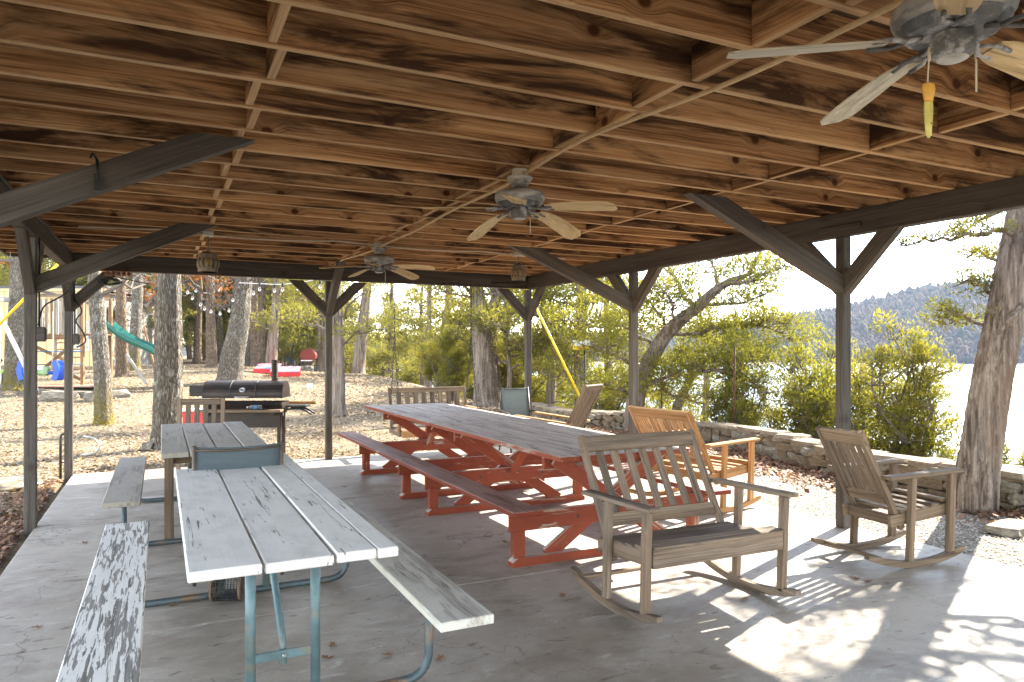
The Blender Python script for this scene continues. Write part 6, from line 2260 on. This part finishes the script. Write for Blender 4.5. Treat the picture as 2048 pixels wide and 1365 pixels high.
# ---- wire fence on rusty stakes beyond the wall
fence = thing('wire_fence', 'thin wire fence on rusty steel stakes beyond the stone wall', 'wire fence', (0, 0, 0))
fp = [(2200, 6.9), (1985, 9.3), (1466, 12.3), (1322, 15.0), (1150, 18.0)]
tops = []
for u, d in fp:
    x, y = W(u, d)
    x = max(x, wall_x(y) + 0.35)
    z = gz(x, y)
    tube('stake', [(x, y, z - 0.1), (x + 0.02, y, 1.62)], 0.016, M['stake'], fence, 6)
    tops.append((x, y))
for z in (0.55, 0.80, 1.05, 1.30):
    pts = []
    for (a, b) in zip(tops[:-1], tops[1:]):
        for f in np.linspace(0, 1, 8)[:-1]:
            pts.append((a[0] + (b[0] - a[0]) * f, a[1] + (b[1] - a[1]) * f, z - 0.05 * math.sin(f * math.pi)))
    pts.append((*tops[-1], z))
    tube('wire', pts, 0.0016, M['stake'], fence, 5)

# ================================================================== GROUND COVER (uncountable)
def litter(name, label, pts, size, mat, seed, hue=None):
    g = np.random.default_rng(seed)
    n = len(pts)
    a = g.uniform(0, 2 * np.pi, n)
    L = size * g.uniform(0.55, 1.3, n)
    ux = np.stack([np.cos(a), np.sin(a), g.normal(0, 0.35, n)], 1) * L[:, None]
    uy = np.stack([-np.sin(a), np.cos(a), g.normal(0, 0.35, n)], 1) * (L * g.uniform(0.4, 0.7, n))[:, None]
    z = np.array([0, 0, 1.0])
    lift = (0.18 * L)[:, None] * z
    p = pts + np.stack([np.zeros(n), np.zeros(n), np.abs(g.normal(0.012, 0.012, n))], 1)
    v0 = p - ux * 0.5 + lift * g.uniform(-0.2, 1.2, (n, 1))
    v1 = p - uy * 0.5
    v2 = p + ux * 0.5 + lift * g.uniform(-0.2, 1.2, (n, 1))
    v3 = p + uy * 0.5
    V = np.stack([v0, v1, v2, v3], 1).reshape(-1, 3)
    F = np.arange(len(V)).reshape(-1, 4)
    o = ob(name, mesh_np(name, V, F, mat, g.random(n)))
    return tag(o, label, 'leaves', kind='stuff')


g = np.random.default_rng(77)


def on_ground(x, y):
    return np.stack([x, y, ground_z(x, y)], 1)


n = 80000
dd = 7.0 + 26.0 * g.random(n) ** 1.35
uu = g.uniform(-60, 1150, n)
X = (uu - 1024) / 1440 * dd
x, y = X * CY + dd * SY, -X * SY + dd * CY
patch = np.sin(x * 0.8 + 1.1) * np.sin(y * 0.55 + 0.4) + 0.6 * np.sin(x * 2.1 + y * 1.4) + g.normal(0, 0.7, n)
ok = ((y > 10.66) | (x < -1.12)) & (x < 8.3) & (patch > -0.55)
litter('leaf_litter', 'dry tan leaves and thatch scattered over the yard', on_ground(x[ok], y[ok]), 0.065, M['litter'], 1)
n = 15000
y = g.uniform(1.8, 17.0, n)
wx_ = np.array([wall_x(v) for v in y])
x = wx_ - 0.20 - np.abs(g.normal(0, 0.40, n)) - 0.5 * sstep(8, 13, y) * g.random(n)
pz = on_ground(x, y)
pz[:, 2] += 0.05 * np.exp(-(wx_ - 0.2 - x) / 0.35) * g.random(n)
ok = (x > 5.62) & (g.random(n) < 0.30 + 0.7 * sstep(4.2, 6.5, y))
litter('leaf_drift', 'drift of russet oak leaves along the foot of the stone wall', pz[ok], 0.075, M['litter_red'], 2)
n = 9000
y = g.uniform(13.0, 34.0, n)
x = 3.5 + 5.0 * g.random(n) ** 0.6
ok = g.random(n) < 0.4 + 0.6 * sstep(14, 22, y)
litter('leaf_bank', 'brown leaves banked along the top of the lake slope', on_ground(x[ok], y[ok]), 0.10, M['litter'], 3)
n = 2600
y = g.uniform(3.0, 10.4, n)
x = -1.10 - np.abs(g.normal(0, 0.22, n))
litter('leaf_edge', 'brown leaves caught along the left edge of the slab', on_ground(x, y), 0.07, M['litter_red'], 4)


def gravel():
    g = np.random.default_rng(21)
    n = 26000
    y = g.uniform(2.0, 10.5, n)
    x = 5.56 + 1.75 * g.random(n) ** 1.15
    pat = np.sin(x * 3.1 + y) + np.sin(y * 1.9) + g.normal(0, 0.8, n)
    ok = pat > -0.9
    x, y = x[ok], y[ok]
    n = len(x)
    s = g.uniform(0.006, 0.015, n)
    base = np.array([(1, 0, 0), (0, 1, 0), (-1, 0, 0), (0, -1, 0), (0, 0, 0.8), (0, 0, -0.6)], float)
    V = base[None] * g.uniform(0.6, 1.3, (n, 6, 3)) * s[:, None, None]
    a = g.uniform(0, 6.28, n)
    ca, sa = np.cos(a)[:, None], np.sin(a)[:, None]
    V = np.stack([V[..., 0] * ca - V[..., 1] * sa, V[..., 0] * sa + V[..., 1] * ca, V[..., 2]], -1)
    V += np.stack([x, y, ground_z(x, y) + s * 0.3], 1)[:, None, :]
    f = np.array([(0, 1, 4), (1, 2, 4), (2, 3, 4), (3, 0, 4)])
    F = (f[None] + (np.arange(n) * 6)[:, None, None]).reshape(-1, 3)
    t = NT('pale gravel')
    at = t.n('Attribute', attribute_name='tint')
    m = t.done(t.mix(at.outputs['Fac'], (0.24, 0.205, 0.165), (0.62, 0.59, 0.53)), 0.9, 0.2)
    o = ob('gravel', mesh_np('gravel', V.reshape(-1, 3), F, m, np.repeat(g.random(n), 4)))
    tag(o, 'pale gravel between the slab and the stone wall', 'gravel', kind='stuff')


gravel()

# ---- single dead leaves on the slab
lm = M['litter_red']


def leaf_mesh(seed):
    g = random.Random(seed)
    out = []
    n = 14
    for k in range(n):
        a = 2 * math.pi * k / n
        r = 0.045 * (1.0 if k % 2 else 0.55) * (1 + 0.5 * abs(math.cos(a))) * g.uniform(0.8, 1.15)
        out.append((r * math.cos(a), r * 0.75 * math.sin(a), 0.010 * g.uniform(0, 1) + 0.006 * (k % 2)))
    vs = [(0, 0, 0.004)] + out
    fs = [(0, 1 + k, 1 + (k + 1) % n) for k in range(n)]
    me = mesh('fallen_leaf', vs, fs, lm)
    a = me.attributes.new('tint', 'FLOAT', 'FACE')
    a.data.foreach_set('value', [g.uniform(0.15, 0.7)] * len(fs))
    return me


lms = [leaf_mesh(s) for s in range(5)]
for i, (u, yy) in enumerate([(775, 1312), (665, 1292), (655, 1318), (880, 1320), (170, 1087), (73, 1257), (1010, 1085), (975, 1075), (1125, 1193), (688, 975), (1488, 1201), (1709, 1158), (1735, 1165), (345, 1212)]):
    d = EYE * 1440 / (yy - 703)
    x, y = W(u, d)
    o = ob('fallen_leaf', lms[i % 5], None, (x, y, 0.002), (0, 0, i * 1.3))
    o.scale = (0.62, 0.62, 1)
    tag(o, 'curled brown oak leaf lying on the concrete slab', 'leaf', 'dead leaves on the slab')

# ================================================================== HAZE over the lake
hz = bpy.data.materials.new('lake haze')
hz.use_nodes = True
nt = hz.node_tree
nt.nodes.remove(nt.nodes['Principled BSDF'])
pv = nt.nodes.new('ShaderNodeVolumePrincipled')
pv.inputs['Color'].default_value = (0.40, 0.47, 0.64, 1)
pv.inputs['Density'].default_value = 0.00030
pv.inputs['Anisotropy'].default_value = -0.1
nt.links.new(pv.outputs[0], nt.nodes['Material Output'].inputs['Volume'])
hb = ob('haze', box_mesh(2600, 2600, 130.0, hz, 0.0001), None, (200, 200, LAKE_Z - 25 + 65))
hb['kind'] = 'stuff'
hb['label'] = 'thin blue haze hanging over the lake and hills'
hb['category'] = 'haze'
